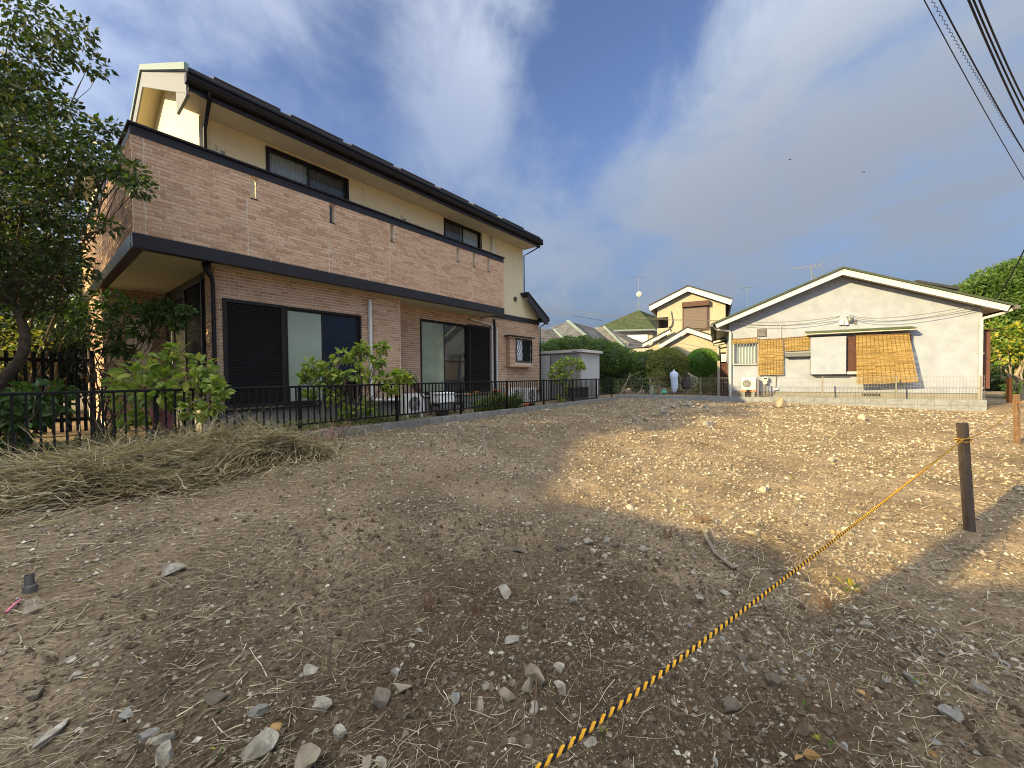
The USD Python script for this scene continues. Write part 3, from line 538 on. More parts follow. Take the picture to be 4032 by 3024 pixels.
window(*WA, V1, [4.22], [('frosted_pane', None), ('glass', 'curtain_blue', .012, 13)], 'sliding_door', 'sliding door with pale frosted left pane and dark blue curtain')
wb = window(*WB, V2, [8.33], [('pale_pane', None), ('glass', 'curtain_grey', .022, 8)], 'sliding_door', 'sliding door with pale and grey curtains')
H.part('crossbar', MB().box(8.36, 9.29, V2+.032, V2+.038, 1.98, 2.02), 'frame_dark', wb)
def louvre(u0, u1, z0, z1, v, ax='u', label=None):
    P = (lambda mb, a0, a1, d0, d1, c0, c1: mb.box(a0, a1, d0, d1, c0, c1)) if ax == 'u' else (lambda mb, a0, a1, d0, d1, c0, c1: mb.box(d0, d1, a0, a1, c0, c1))
    f = MB(); w = .06
    for a0, a1, c0, c1 in ((u0, u0+w, z0, z1), (u1-w, u1, z0, z1), (u0+w, u1-w, z0, z0+w), (u0+w, u1-w, z1-w, z1)): P(f, a0, a1, v-.055, v-.004, c0, c1)
    P(f, u0+w, u1-w, v-.014, v-.005, z0+w, z1-w)
    sh = H.part('shutter', f, 'shutter_dark', label=label); n = int((z1-z0-2*w)/.0405)
    for k in range(n):
        z = z0+w+(k+.5)*(z1-z0-2*w)/n; s = MB(); A, B, Cc, Dd = (v-.046, z-.014), (v-.046, z-.010), (v-.018, z+.016), (v-.018, z+.012)
        pts = [((u0+w, p[0], p[1]) if ax == 'u' else (p[0], u0+w, p[1])) for p in (A, B, Cc, Dd)]+[((u1-w, p[0], p[1]) if ax == 'u' else (p[0], u1-w, p[1])) for p in (A, B, Cc, Dd)]
        s.add(pts, [(0, 1, 2, 3), (7, 6, 5, 4), (0, 4, 5, 1), (1, 5, 6, 2), (2, 6, 7, 3), (3, 7, 4, 0)]); H.part('slat', s, 'shutter_dark', sh)
louvre(2.37, 3.415, .955, 2.99, V1, label='louvred shutter slid to the left of the sliding door')
louvre(9.37, 10.42, .97, 3.25, V2, label='louvred shutter at the right of the sliding door')
louvre(9.25, 10.5, .97, 3.42, 2.26, 'v')
# entrance side: dark door window beyond the side shutter
H.part('side_window', MB().box(2.215, 2.262, 10.55, 10.60, .97, 3.3).box(2.215, 2.262, 11.42, 11.47, .97, 3.3).box(2.215, 2.262, 10.60, 11.42, 3.25, 3.3), 'frame_dark')
H.part('side_window', MB().box(2.24, 2.258, 10.60, 11.42, .97, 3.25), 'room_dark'); H.part('door_frame', MB().box(2.20, 2.262, 11.5, 11.58, .9, 3.3), 'alu')
# bay window with lattice grille
bx = H.part('bay_window', MB().box(11.36, 12.70, V2-.20, V2+.0, 1.93, 2.985), 'mortar')
H.part('hood', MB().cbox(11.25, 12.85, V2-.32, V2-.005, 2.99, 3.03, .006), 'dark_trim', bx); H.part('sill', MB().cbox(11.30, 12.76, V2-.24, V2-.005, 1.86, 1.925, .006), 'brick_look_5', bx)
for k in range(17):
    z0 = 1.935+k*.061; H.part('brick', MB().box(11.353-.004, 11.36, V2-.198, V2-.11, z0, z0+.052).box(11.353-.004, 11.36, V2-.10, V2-.008, z0, z0+.052).box(11.352, 11.66, V2-.207, V2-.2, z0, z0+.052), f'brick_look_{k % 6}', bx)
H.part('pane', MB().box(11.72, 12.66, V2-.205, V2-.199, 2.08, 2.90), 'room_dark', bx); H.part('blind', MB().box(11.74, 12.1, V2-.212, V2-.206, 2.1, 2.88), 'curtain_upper', bx)
gr = MB()
for a, b in ((11.68, 11.71), (12.68, 12.71)): gr.box(a, b, V2-.25, V2-.21, 2.04, 2.94)
gr.box(11.71, 12.68, V2-.25, V2-.21, 2.91, 2.94).box(11.71, 12.68, V2-.25, V2-.21, 2.04, 2.07)
for k in range(-5, 8):
    for s in (1, -1):
        a0, a1 = 11.71+k*.14, 11.71+k*.14+.42; z0, z1 = (2.07, 2.91) if s > 0 else (2.91, 2.07)
        t0, t1 = max(0, (11.71-a0)/(a1-a0)), min(1, (12.68-a0)/(a1-a0))
        if t1 > t0+.05: gr.bar((a0+t0*(a1-a0), V2-.232-.004*s, z0+t0*(z1-z0)), (a0+t1*(a1-a0), V2-.232-.004*s, z0+t1*(z1-z0)), .012, .006)
H.part('grille', gr, 'frame_dark', bx)
# roof
TOP = lambda v: 6.72+(min(v, 24.1-v)-8.5)*.487+.12
roof = H.part('roof', MB().prism([(8.5, 6.72), (12.05, RL(12.05)), (15.6, 6.72), (15.6, 6.84), (12.05, RL(12.05)+.12), (8.5, 6.84)], 'x', 1.93, 12.62), 'dark_roof')
H.part('eave_soffit', MB().box(1.96, 12.58, 8.60, V2, 6.50, 6.525), 'soffit', roof)
H.part('fascia', MB().box(1.955, 12.6, 8.555, 8.597, 6.47, 6.72), 'dark_trim', roof)
g = MB(); prof = [(8.43, 6.70), (8.42, 6.64), (8.45, 6.575), (8.50, 6.55), (8.552, 6.55), (8.552, 6.57), (8.50, 6.572), (8.465, 6.60), (8.448, 6.64), (8.452, 6.70)]
H.part('gutter', g.prism(prof, 'x', 1.89, 12.68).box(1.885, 1.889, 8.425, 8.552, 6.55, 6.70).box(12.681, 12.686, 8.425, 8.552, 6.55, 6.70).box(1.9, 12.66, 8.40, 8.428, 6.70, 6.735), 'dark_gutter', roof)
barge = MB().prism([(8.53, 6.39), (8.53, 6.72), (12.05, RL(12.05)), (15.58, 6.72), (15.58, 6.39), (12.05, RL(12.05)-.33)], 'x', 1.90, 1.928).prism([(8.53, 6.388), (9.22, 6.725), (9.22, 6.33), (8.60, 6.36)], 'x', 1.905, 1.95)
H.part('bargeboard', barge, 'barge_grey', roof)
H.part('bargeboard', MB().prism([(8.53, 6.42), (8.53, 6.72), (12.05, RL(12.05)), (15.58, 6.72), (15.58, 6.42), (12.05, RL(12.05)-.3)], 'x', 12.58, 12.61), 'dark_trim', roof)
H.part('verge_soffit', MB().prism([(9.26, RL(9.26)-.16), (12.05, RL(12.05)-.16), (14.9, RL(14.9)-.16), (14.9, RL(14.9)-.14), (12.05, RL(12.05)-.14), (9.26, RL(9.26)-.14)], 'x', 1.955, 2.3), 'cream_siding', roof)
H.part('verge_flashing', MB().prism([(8.47, 6.75), (12.05, RL(12.05)+.03), (15.62, 6.75), (15.62, 6.87), (12.05, RL(12.05)+.15), (8.47, 6.87)], 'x', 1.865, 1.927), 'verge_flashing', roof)
PANELS = [((842, 336), (1105, 457)), ((1146, 476), (1351, 570)), ((1384, 584), (1549, 662)), ((1578, 675), (1712, 736)), ((1734, 746), (1845, 796)), ((1864, 806), (1958, 847)), ((1977, 857), (2062, 898))]
for a, b in PANELS:
    u0, u1 = house_at(*a, 8.72)[0], house_at(*b, 8.72)[0]; z = TOP(8.72)+.035
    H.part('solar_panel', MB().prism([(8.72, z), (8.70, z+.035), (9.9, z+.035+1.2*.487), (9.92, z+1.2*.487)], 'x', u0, u1), 'solar_panel', roof)
    H.part('mount', MB().box(u0+.15, u0+.2, 8.76, 9.8, TOP(8.76)-.01, TOP(8.76)+.02).box(u1-.2, u1-.15, 8.76, 9.8, TOP(8.76)-.01, TOP(8.76)+.02), 'alu', roof)
# lean-to on the right
lt = H.part('lean_to_roof', MB().prism([(12.30, 4.70), (13.78, 3.855), (13.78, 3.90), (12.30, 4.76)], 'y', 8.86, 15.2), 'dark_roof')
H.part('bargeboard', MB().prism([(12.32, 4.40), (12.32, 4.69), (13.72, 3.885), (13.72, 3.63), (13.5, 3.63)], 'y', 8.885, 8.93), 'dark_trim', lt)
H.part('verge_soffit', MB().prism([(12.50, 4.56), (13.6, 3.90), (13.6, 3.92), (12.50, 4.585)], 'y', 8.931, V2-.002), 'soffit', lt)
H.part('gutter', MB().box(13.70, 13.80, 8.86, 15.2, 3.76, 3.84), 'dark_gutter', lt)
# downpipes, pipes and wall fittings
ud = house_at(806, 520, 9.17)[0]
H.part('downpipe', MB().tube([(house_at(824, 372, 8.5)[0], 8.50, 6.56), (house_at(824, 380, 8.52)[0], 8.52, 6.44), (ud, 9.17, 6.22), (ud, 9.17, 4.2)], .032, 10), 'dark_gutter', smooth=40)
H.part('corner_trim', MB().box(2.235, 2.29, V2-.012, V2+.05, 4.2, 6.49), 'soffit')
H.part('downpipe', MB().tube([(2.12, 8.52, 3.55), (2.12, 8.52, 3.42), (2.20, 8.56, 3.32), (2.22, 8.58, 3.2), (2.22, 8.58, .45)], [.075, .05, .036, .034, .034], 10), 'dark_gutter', smooth=40)
H.part('downpipe', MB().tube([(12.62, 8.52, 6.5), (12.56, 8.9, 6.36), (12.515, 9.22, 6.26), (12.515, 9.22, 4.7)], .024, 8), 'dark_gutter', smooth=40)
H.part('downpipe', MB().tube([(13.74, 8.95, 3.76), (13.66, 9.1, 3.62), (13.575, 9.2, 3.55), (13.575, 9.2, .45)], .024, 8), 'dark_gutter', smooth=40)
H.part('downpipe', MB().tube([(10.64, 9.18, 3.55), (10.64, 9.18, .45)], .04, 10), 'dark_gutter', smooth=40)
u0 = house_at(1852, 1265, 9.19)[0]
H.part('duct', MB().tube([(u0, 9.22, 3.43), (u0+.12, 9.19, 3.42), (10.46, 9.19, 3.34), (10.52, 9.19, 3.27), (10.52, 9.19, 1.0)], .037, 10), 'pvc_white', smooth=40)
H.part('duct', MB().tube([(10.77, 9.19, 3.3), (10.77, 9.19, 1.0)], .04, 10), 'pvc_white', smooth=40)
H.part('duct', MB().tube([(5.34, 8.58, 3.38), (5.34, 8.58, 1.02), (5.40, 8.56, .95), (6.1, 8.5, .93)], .045, 10), 'pvc_white', smooth=40); H.part('duct_collar', MB().tube([(5.34, 8.58, 3.23), (5.34, 8.58, 3.12)], .054, 10), 'pvc_white')
p = house_at(1325/2.074+1300, 455/2.074+700, 9.18)
H.part('vent_pipe', MB().tube([(p[0], 9.22, p[2]-.02), (p[0], 9.15, p[2]-.03), (p[0], 9.15, p[2]-.1), (p[0], 9.16, 5.4)], .05, 10), 'pvc_white', smooth=40)
p = house_at(1515/2.074+1300, 988/2.074+700, 9.2); H.part('vent_cap', MB().mesh(trimesh.creation.icosphere(2, .085)).arr() and MB().add(np.array(trimesh.creation.icosphere(2, .085).vertices)*[1, .8, 1]+[p[0], 9.22, p[2]], trimesh.creation.icosphere(2).faces), 'pipe_grey', smooth=True)
for x, y, k in ((468, 320, 0), (466*1, 318, 0), (868, 467, 1)):
    if (x, k) == (466, 0): continue
    p = house_at(x*4032/2212, y*4032/2212, VB+.1); b = MB().box(p[0]+.05, p[0]+.11, VB+.06, VB+.12, 5.452, 5.56)
    b.tube([(p[0]-.03, VB+.09, 5.45), (p[0]-.03, VB+.09, 5.60), (p[0]-.015, VB+.09, 5.63), (p[0], VB+.09, 5.60), (p[0], VB+.09, 5.45)], .008, 6); H.part('drying_hook', b, 'pipe_grey', bal)
# rear wing seen past the balcony: an eave with dark fascia
p = house_at(372, 700, 17.2); H.part('rear_eave', MB().box(p[0]-.35, p[0]+1.3, 16.6, 19.5, p[2]-.05, p[2]+.12), 'dark_trim'); H.part('rear_wall', MB().box(p[0]+.05, p[0]+2, 17.3, 20, .5, p[2]-.052), 'cream_siding')

# ------------------------------------------------------------------ black fence on its old block kerb
def fence_z(u): return .02*0
FZ0, FZ1 = .80, 1.37
F = Thing('metal_fence', 'low black metal fence of thin upright bars along the brick house garden', 'fence', (0, 6.95, .58), HOUSE)
US, UE = -2.6, 15.72
bars = [u for u in np.arange(US, UE, .0985)]
posts = [house_at(x*4032/2212, 860*4032/2212, 6.95)[0] for x in (338, 650, 860, 998, 1098)]; posts = [posts[0]-2.0, posts[0]-.0]+posts[1:]; step = np.mean(np.diff(posts[2:])); 
while posts[-1]+1.2 < UE: posts.append(posts[-1]+step)
posts[-1] = UE
F.part('rail', MB().cbox(US, UE, 6.93, 6.97, 1.342, 1.376, .005), 'fence_black'); F.part('rail', MB().cbox(US, UE, 6.934, 6.966, .70, .728, .004), 'fence_black')
for u in bars:
    if min(abs(u-q) for q in posts) > .035: F.part('bar', MB().box(u-.0105, u+.0105, 6.940, 6.960, .7285, 1.3415), 'fence_black')
for u in posts: F.part('post', MB().cbox(u-.024, u+.024, 6.972, 7.02, .50, 1.385, .004), 'fence_black')
K = Thing('block_kerb', 'weathered grey concrete block kerb under the black fence', 'kerb', (0, 6.95, .1), HOUSE)
for k in range(47):
    u = US-.1+k*.40
    if u < 15.8: K.part('block', MB().cbox(u+.002, u+.398, 6.87, 7.03, .22, .585-.004*(k % 3), .008), 'kerb_old')
# ------------------------------------------------------------------ the white single-storey house facing us across the plot
NW = 18.7
W = Thing('white_house', 'white rendered single-storey house with broad white gable boards and green roof', 'house', (4.12, NW, .5), WHITE)
RS = (5.37-3.62)/(4.06+.17)                                          # roof slope
rz = lambda x: 5.36-abs(x-4.06)*.4137                                # top of the roof
body = MB(); holes = [(.62, 1.45, 1.95, 2.74)]
gz = lambda x: rz(x)-.23
holed(body, .46, 7.79, .78, 3.55, NW, holes, .12)
body.add([(.46, NW, 3.55), (7.79, NW, 3.55), (7.79, NW, gz(7.79)), (4.06, NW, gz(4.06)), (.46, NW, gz(.46))], [(0, 1, 2), (0, 2, 3), (0, 3, 4)])
for x in (.46, 7.79): body.quad((x, NW, .78), (x, NW+9, .78), (x, NW+9, gz(x)), (x, NW, gz(x)))
body.quad((.46, NW+9, .78), (7.79, NW+9, .78), (7.79, NW+9, 3.5), (.46, NW+9, 3.5))
wall = W.part('wall', body, 'white_stucco'); W.part('foundation', MB().box(.49, 7.76, NW+.02, NW+8.9, .3, .778), 'foundation')
W.part('vent_brick', MB().box(4.75, 5.25, NW+.012, NW+.03, .66, .745), 'room_dark'); 
for k in range(6): W.part('vent_bar', MB().box(4.78+k*.08, 4.80+k*.08, NW+.004, NW+.0115, .66, .745), 'foundation')
NB = 18.2
rf = W.part('roof', MB().prism([(-.20, rz(-.20)), (4.06, 5.36), (8.34, rz(8.34)), (8.34, rz(8.34)-.075), (4.06, 5.285), (-.20, rz(-.20)-.075)], 'y', NB-.05, NW+9.4), 'roof_green')
W.part('bargeboard', MB().prism([(-.06, rz(-.06)-.078), (4.06, 5.282), (4.06, 5.07), (.02, rz(.02)-.275)], 'y', NB, NB+.035), 'white_barge', rf)
W.part('bargeboard', MB().prism([(4.064, 5.282), (8.20, rz(8.20)-.078), (8.12, rz(8.12)-.275), (4.064, 5.07)], 'y', NB, NB+.035), 'white_barge', rf)
W.part('soffit', MB().prism([(.0, rz(0)-.20), (4.06, 5.16), (8.15, rz(8.15)-.20), (8.15, rz(8.15)-.18), (4.06, 5.18), (.0, rz(0)-.18)], 'y', NB+.036, NW+9), 'soffit', rf)
for x0, x1 in ((-.24, -.12), (8.26, 8.38)): W.part('gutter', MB().box(x0, x1, NB-.06, NW+9.3, rz(max(abs(x0-4.06), abs(x1-4.06))+4.06)-.12, rz(max(abs(x0-4.06), abs(x1-4.06))+4.06)-.02), 'pipe_grey', rf)
W.part('downpipe', MB().tube([(-.12, NB+.1, 3.46), (.0, NB+.2, 3.36), (.46, NW-.06, 3.30), (.515, NW-.06, 3.22), (.515, NW-.06, .56)], .045, 10), 'white_paint', smooth=40)
W.part('downpipe', MB().tube([(8.28, NB+.1, 3.46), (8.1, NB+.2, 3.36), (7.80, NW-.06, 3.26), (7.745, NW-.06, 3.20), (7.745, NW-.06, .5)], .045, 10), 'white_paint', smooth=40)
for z in (3.0, 2.1, .95): W.part('pipe_bracket', MB().box(7.69, 7.80, NW-.11, NW, z, z+.02), 'white_paint')
# louvred vent, barred window
lv = W.part('vent', MB().box(1.46, 1.78, NW-.03, NW-.001, 3.00, 3.315), 'shutter_tan')
for k in range(6): W.part('slat', MB().box(1.49, 1.75, NW-.05, NW-.031, 3.025+k*.046, 3.055+k*.046), 'alu', lv)
wi = W.part('window', MB().box(.60, .64, NW-.03, NW+.05, 1.92, 2.76).box(1.43, 1.47, NW-.03, NW+.05, 1.92, 2.76).box(.64, 1.43, NW-.03, NW+.05, 2.72, 2.76).box(.60, 1.47, NW-.08, NW+.05, 1.88, 1.92), 'white_paint')
W.part('pane', MB().quad((.64, NW+.05, 1.92), (1.43, NW+.05, 1.92), (1.43, NW+.05, 2.72), (.64, NW+.05, 2.72)), 'glass', wi); W.part('backing', MB().box(.6, 1.47, NW+.3, NW+.31, 1.9, 2.76), 'room_dark', wi)
W.part('curtain', cloth(.66, 1.42, 1.93, 2.72, NW+.16, .02, 7), 'curtain_upper', wi)
for k in range(8): W.part('bar', MB().box(.66+k*.105, .685+k*.105, NW-.09, NW-.065, 1.86, 2.80), 'alu', wi)
# shutter box, dark door panel, awning over both
W.part('shutter_box', MB().cbox(3.18, 4.22, NW-.30, NW-.001, 1.46, 2.86, .01), 'white_stucco')
W.part('shutter_panel', MB().box(4.25, 6.02, NW-.16, NW-.10, 1.56, 2.84), 'wood_brown'); W.part('track', MB().box(4.225, 6.05, NW-.22, NW-.001, 1.46, 1.555), 'white_paint')
aw = W.part('awning', MB().prism([(18.28, 2.965), (18.28, 3.005), (NW, 3.10), (NW, 2.94)], 'x', 3.06, 6.04), 'white_paint'); W.part('awning_top', MB().prism([(18.25, 3.008), (18.25, 3.028), (NW-.002, 3.125), (NW-.002, 3.105)], 'x', 3.03, 6.07), 'roof_moss', aw)
W.part('hood', MB().prism([(NW-.26, 2.16), (NW-.26, 2.18), (NW-.001, 2.32), (NW-.001, 2.16)], 'x', 2.38, 3.20), 'alu')
W.part('lamp', MB().box(4.06, 4.18, NW-.10, NW-.001, 3.30, 3.48).box(4.22, 4.32, NW-.09, NW-.001, 3.28, 3.46), 'ac_white'); W.part('sensor', MB().add(np.array(ICO2.vertices)*[.075, .075, .11]+[4.36, NW-.1, 3.47], ICO2.faces), 'alu', smooth=True)
W.part('bracket', MB().box(4.50, 4.58, NW-.03, NW-.001, 3.30, 3.45), 'pipe_grey')
for k, x in enumerate((4.02, 4.28, 4.44)): W.part('insulator', MB().lathe([(0, 0), (.025, .005), (.03, .03), (.02, .06), (0, .065)], 8, (x, NW-.04, 3.62-.04*k)), 'white_paint')
W.part('sleeve', MB().tube([(2.26, NW-.02, 3.42), (2.26, NW-.03, 2.95)], .018, 8), 'white_paint')
W.part('conduit', MB().tube([(2.12, NW-.02, 1.4), (2.10, NW-.03, 1.0), (2.02, NW-.03, .7), (1.75, NW-.05, .62)], .012, 6), 'pipe_grey')
# brown shutter housing on the side wall, seen edge on
W.part('shutter_box', MB().box(7.80, 8.09, NW+.25, NW+1.6, .93, 2.88), 'panel_brown', label='brown shutter housing on the side wall'); W.part('hood', MB().box(7.80, 8.16, NW+.15, NW+1.7, 2.885, 2.91), 'panel_brown')
# dormer-like second roof behind
q0, q1, q2 = (white_at(x, y, 24.0) for x, y in ((3565, 1106), (3760, 1128), (3745, 1140)))
R2 = Thing('far_house', 'dark roof with white edge board peeping over the white house', 'house', tuple(q0), WHITE)
R2.part('roof', MB().prism([(q0[0], q0[2]-.2), (q0[0]+.35, q0[2]-.01), (q1[0]+.1, q1[2]-.05), (q1[0]+.1, q1[2]-.16), (q0[0]+.4, q0[2]-.12), (q0[0], q0[2]-.4)], 'y', 23.9, 29), 'dark_roof')
R2.part('bargeboard', MB().prism([(q0[0]+.42, q0[2]-.135), (q1[0]-.05, q1[2]-.175), (q1[0]-.12, q1[2]-.36), (q0[0]+.2, q0[2]-.8)], 'y', 24.0, 24.05), 'white_barge')
R2.part('wall', MB().box(q0[0]-1, q1[0]-.6, 24.4, 28.5, .5, q1[2]-.3), 'white_stucco')

# bamboo blinds hang on the wall: things of their own, made of reeds and cords
def blind(label, top0, top1, bot0, bot1, n, lean=0.0, cords=6, seed=0):
    r = np.random.default_rng(seed); t = Thing('bamboo_blind', label, 'blind', ((top0[0]+top1[0])/2, n, min(bot0[1], bot1[1])), WHITE, 'golden reed blinds on the white house')
    hgt = max(top0[1]-bot0[1], top1[1]-bot1[1]); m = int(hgt/.0085); mb = MB()
    for k in range(m+1):
        f = k/m; a = np.array([top0[0]+(bot0[0]-top0[0])*f, n-lean*f+.008*math.sin(9*f), top0[1]+(bot0[1]-top0[1])*f]); b = np.array([top1[0]+(bot1[0]-top1[0])*f, n-lean*f+.008*math.sin(9*f+1), top1[1]+(bot1[1]-top1[1])*f])
        c0, c1 = .33, .67; pts = [a+(b-a)*q+[0, r.normal(0, .003), r.normal(0, .0035)] for q in (0, .33, .67, 1)]
        for i in range(3): mb.bar(pts[i]-(.012*(i > 0))*(b-a)/np.linalg.norm(b-a), pts[i+1], .0055, .0078)
    t.part('reeds', mb, 'reed', kind='stuff'); t.part('rail', MB().bar((top0[0]-.02, n, top0[1]+.012), (top1[0]+.02, n, top1[1]+.012), .03), 'reed_cord')
    for k in range(cords):
        f = (k+.5)/cords; a = np.array([top0[0]+(top1[0]-top0[0])*f, n, top0[1]+(top1[1]-top0[1])*f]); b = np.array([bot0[0]+(bot1[0]-bot0[0])*f, n-lean, bot0[1]+(bot1[1]-bot0[1])*f])
        t.part('cord', MB().bar(a-[0, .008, 0], b-[0, .008, 0], .012, .004), 'reed_cord')
    return t
blind('large golden reed blind leaning outwards under the white house awning', (4.50, 2.85), (5.92, 2.83), (4.47, 1.10), (6.10, 1.17), 18.42, .22, 13, 1)
blind('short golden reed blind rolled above the barred window of the white house', (.57, 2.93), (1.46, 2.95), (.57, 2.75), (1.46, 2.77), 18.585, 0, 8, 2)
blind('long golden reed blind between the barred window and the small hood', (1.48, 2.86), (2.33, 2.88), (1.48, 1.45), (2.34, 1.46), 18.60, .02, 9, 3)
blind('small golden reed blind right above the metal hood of the white house', (2.37, 2.89), (3.17, 2.92), (2.38, 2.38), (3.17, 2.40), 18.63, 0, 9, 4)
# air conditioner on blocks, gas meter
def ac_unit(label, x0, x1, y0, y1, z0, z1, deg, base_z=None, fan=.5, front='-', group='outdoor air conditioner units'):
    t = Thing('air_conditioner', label, 'air conditioner', ((x0+x1)/2, y0, z0), deg, group)
    t.part('case', MB().cbox(x0, x1, y0, y1, z0, z1, .012), 'ac_white', smooth=30); w, h = x1-x0, z1-z0; cx = x0+w*fan*.72; rr = min(h*.40, w*.30)
    t.part('fan_recess', MB().add(*disc(cx, y0-.003, z0+h*.5, rr)), 'ac_dark')
    g = MB()
    for q in np.linspace(.25, 1, 5): ring(g, cx, y0-.012, z0+h*.5, rr*q, .0035)
    for a in np.linspace(0, PI, 5)[:-1]: g.bar((cx-rr*math.cos(a), y0-.012, z0+h*.5-rr*math.sin(a)), (cx+rr*math.cos(a), y0-.012, z0+h*.5+rr*math.sin(a)), .005)
    t.part('fan_grille', g, 'ac_white')
    t.part('service_panel', MB().box(x1-w*.20, x1-.02, y0-.006, y0-.0005, z0+.05, z1-.06), 'ac_white')
    for fx in (x0+.06, x1-.12): t.part('foot', MB().box(fx, fx+.06, y0+.02, y1-.02, (base_z if base_z is not None else z0-.05), z0-.001), 'styro')
    return t
def disc(cx, y, cz, r, n=24):
    a = np.linspace(0, 2*PI, n, endpoint=False); v = np.vstack([[(cx, y, cz)], np.stack([cx+r*np.cos(a), np.full(n, y), cz+r*np.sin(a)], -1)]); return v, np.array([(0, 1+i, 1+(i+1) % n) for i in range(n)])
def ring(g, cx, y, cz, r, w, n=20):
    a = np.linspace(0, 2*PI, n+1); g.tube(np.stack([cx+r*np.cos(a), np.full(n+1, y), cz+r*np.sin(a)], -1), w, 4, False)
a = ac_unit('pale air conditioner standing on blocks beside the gas meter of the white house', .90, 1.40, NW-.42, NW-.14, .86, 1.38, WHITE, .84)
for x in (.90, 1.24): a.part('brick_support', MB().cbox(x-.03, x+.17, NW-.45, NW-.10, .775, .838, .005), 'terracotta'); a.part('block_support', MB().cbox(x, x+.12, NW-.44, NW-.12, .45, .774, .006), 'block_new')
gm = Thing('gas_meter', 'grey gas meter on pipes on the white wall beside the air conditioner', 'gas meter', (1.75, NW-.1, .6), WHITE)
gm.part('case', MB().cbox(1.62, 1.83, NW-.22, NW-.06, 1.22, 1.38, .02).cbox(1.65, 1.80, NW-.20, NW-.08, 1.08, 1.218, .03), 'gas_meter'); gm.part('dial', MB().box(1.67, 1.78, NW-.226, NW-.2205, 1.28, 1.34), 'room_dark')
for x in (1.66, 1.79): gm.part('pipe', MB().tube([(x, NW-.12, 1.08), (x, NW-.12, .62)], .018, 8), 'pipe_grey', smooth=40)
gm.part('tap', MB().box(2.05, 2.17, NW-.07, NW-.001, .85, .93), 'gas_meter')

# ------------------------------------------------------------------ new block kerb and mesh fence at the back of the plot
K2 = Thing('concrete_kerb', 'pale new concrete block kerb along the back of the plot', 'kerb', (1.8, 17.8, .2), WHITE)
for k in range(29):
    x = 7.55-k*.40
    K2.part('block', MB().cbox(x-.396, x-.004, 17.80, 17.92, .415, .603, .006), 'block_new'); K2.part('block', MB().cbox(x-.396+.2*0, x-.004, 17.80, 17.92, .205, .407, .006), 'block_new')
K2.part('joint_mortar', MB().box(-4.0, 7.54, 17.812, 17.91, .2, .59), 'foundation')
ME = Thing('mesh_fence', 'see-through wire mesh fence on the new block kerb', 'fence', (1.7, 17.86, .6), WHITE)
for x in np.arange(7.43, -4.2, -2.0): ME.part('post', MB().cbox(x-.02, x+.02, 17.868, 17.90, .45, 1.39, .003), 'mesh_wire')
X0, X1 = -4.05, 7.55
hz = (1.37, 1.33, 1.18, 1.03, .88, .73, .66, .625)
for z in hz: ME.part('wire', MB().box(X0, X1, 17.857, 17.862, z-.0025, z+.0025), 'mesh_wire')
for x in np.arange(X0, X1, .0775):
    ME.part('wire', MB().box(x-.002, x+.002, 17.8525, 17.8568, .62, 1.375), 'mesh_wire')

# ------------------------------------------------------------------ houses beyond
def tri_roof(t, name, pts, mat, parent=None, th=.06):
    """one roof plane (a polygon in space) with a thickness, courses of tiles pressed into it by the material's bump"""
    p = np.asarray(pts, float); n = np.cross(p[1]-p[0], p[2]-p[0]); n /= np.linalg.norm(n)
    if n[2] < 0: p = p[::-1]; n = -n
    k = len(p); v = np.vstack([p, p-n*th]); f = [(0, i, i+1) for i in range(1, k-1)]+[(k, k+i+1, k+i) for i in range(1, k-1)]
    for i in range(k): j = (i+1) % k; f += [(i, k+i, k+j), (i, k+j, j)]
    return t.part(name, MB().add(v, f), mat, parent)
def tiles(t, a, b, c, d, rows, cols, mat, parent, seed=0, lift=.02, lap=1.12):
    """overlapping tile courses on the plane with eave a-b and ridge d-c, joined as one part"""
    r = np.random.default_rng(seed); a, b, c, d = map(lambda q: np.asarray(q, float), (a, b, c, d)); n = np.cross(b-a, d-a); n /= np.linalg.norm(n); n *= np.sign(n[2]); mb = MB()
    for i in range(rows):
        s0, s1 = i/rows, min(1, (i+lap)/rows); L0, R0, L1, R1 = a+(d-a)*s0, b+(c-b)*s0, a+(d-a)*s1, b+(c-b)*s1; m = max(1, int(round(cols*np.linalg.norm(R0-L0)/max(np.linalg.norm(b-a), 1e-6))))
        for j in range(m):
            g = .04/m; e0, e1 = j/m+g*.3, (j+1)/m-g*.3; z = lift*(1+r.uniform(-.25, .25)); q = [L0+(R0-L0)*e0, L0+(R0-L0)*e1, L1+(R1-L1)*e1, L1+(R1-L1)*e0]
            v = [q[0]+n*z, q[1]+n*z, q[2]+n*.004, q[3]+n*.004, q[0], q[1]]; mb.add(v, [(0, 1, 2), (0, 2, 3)]); mb.add([v[4], v[5], v[1], v[0]], [(0, 1, 2), (0, 2, 3)])
    return t.part('tiles', mb, mat, parent, kind='stuff')
# cream two-storey house: gable towards us, about 27 m off, square to the white house
CN = 27.5
cp = lambda x, y, n=CN: white_at(x, y, n)
CH = Thing('cream_house', 'two-storey cream house with white gable boards and a closed brown shutter', 'house', tuple(cp(2720, 1400)), WHITE)
ap, le, re = cp(2708, 1122), cp(2555, 1207), cp(2884, 1166)
wl, wr = cp(2585, 1300)[0], cp(2857, 1300)[0]; sl = (ap[2]-le[2])/(ap[0]-le[0]); sr = (ap[2]-re[2])/(re[0]-ap[0]); s = (sl+sr)/2
le = (le[0], ap[2]-s*(ap[0]-le[0])); re = (re[0], ap[2]-s*(re[0]-ap[0]))
z0 = .5; rc = lambda x: ap[2]-s*abs(x-ap[0])
cb = MB(); notch = (wl-.01, cp(2629, 1250)[0], cp(2600, 1290)[2], cp(2600, 1247)[2]); f0 = CN+.35
holed(cb, wl, wr, z0, min(rc(wl), rc(wr))-.3, f0, [notch], .8)
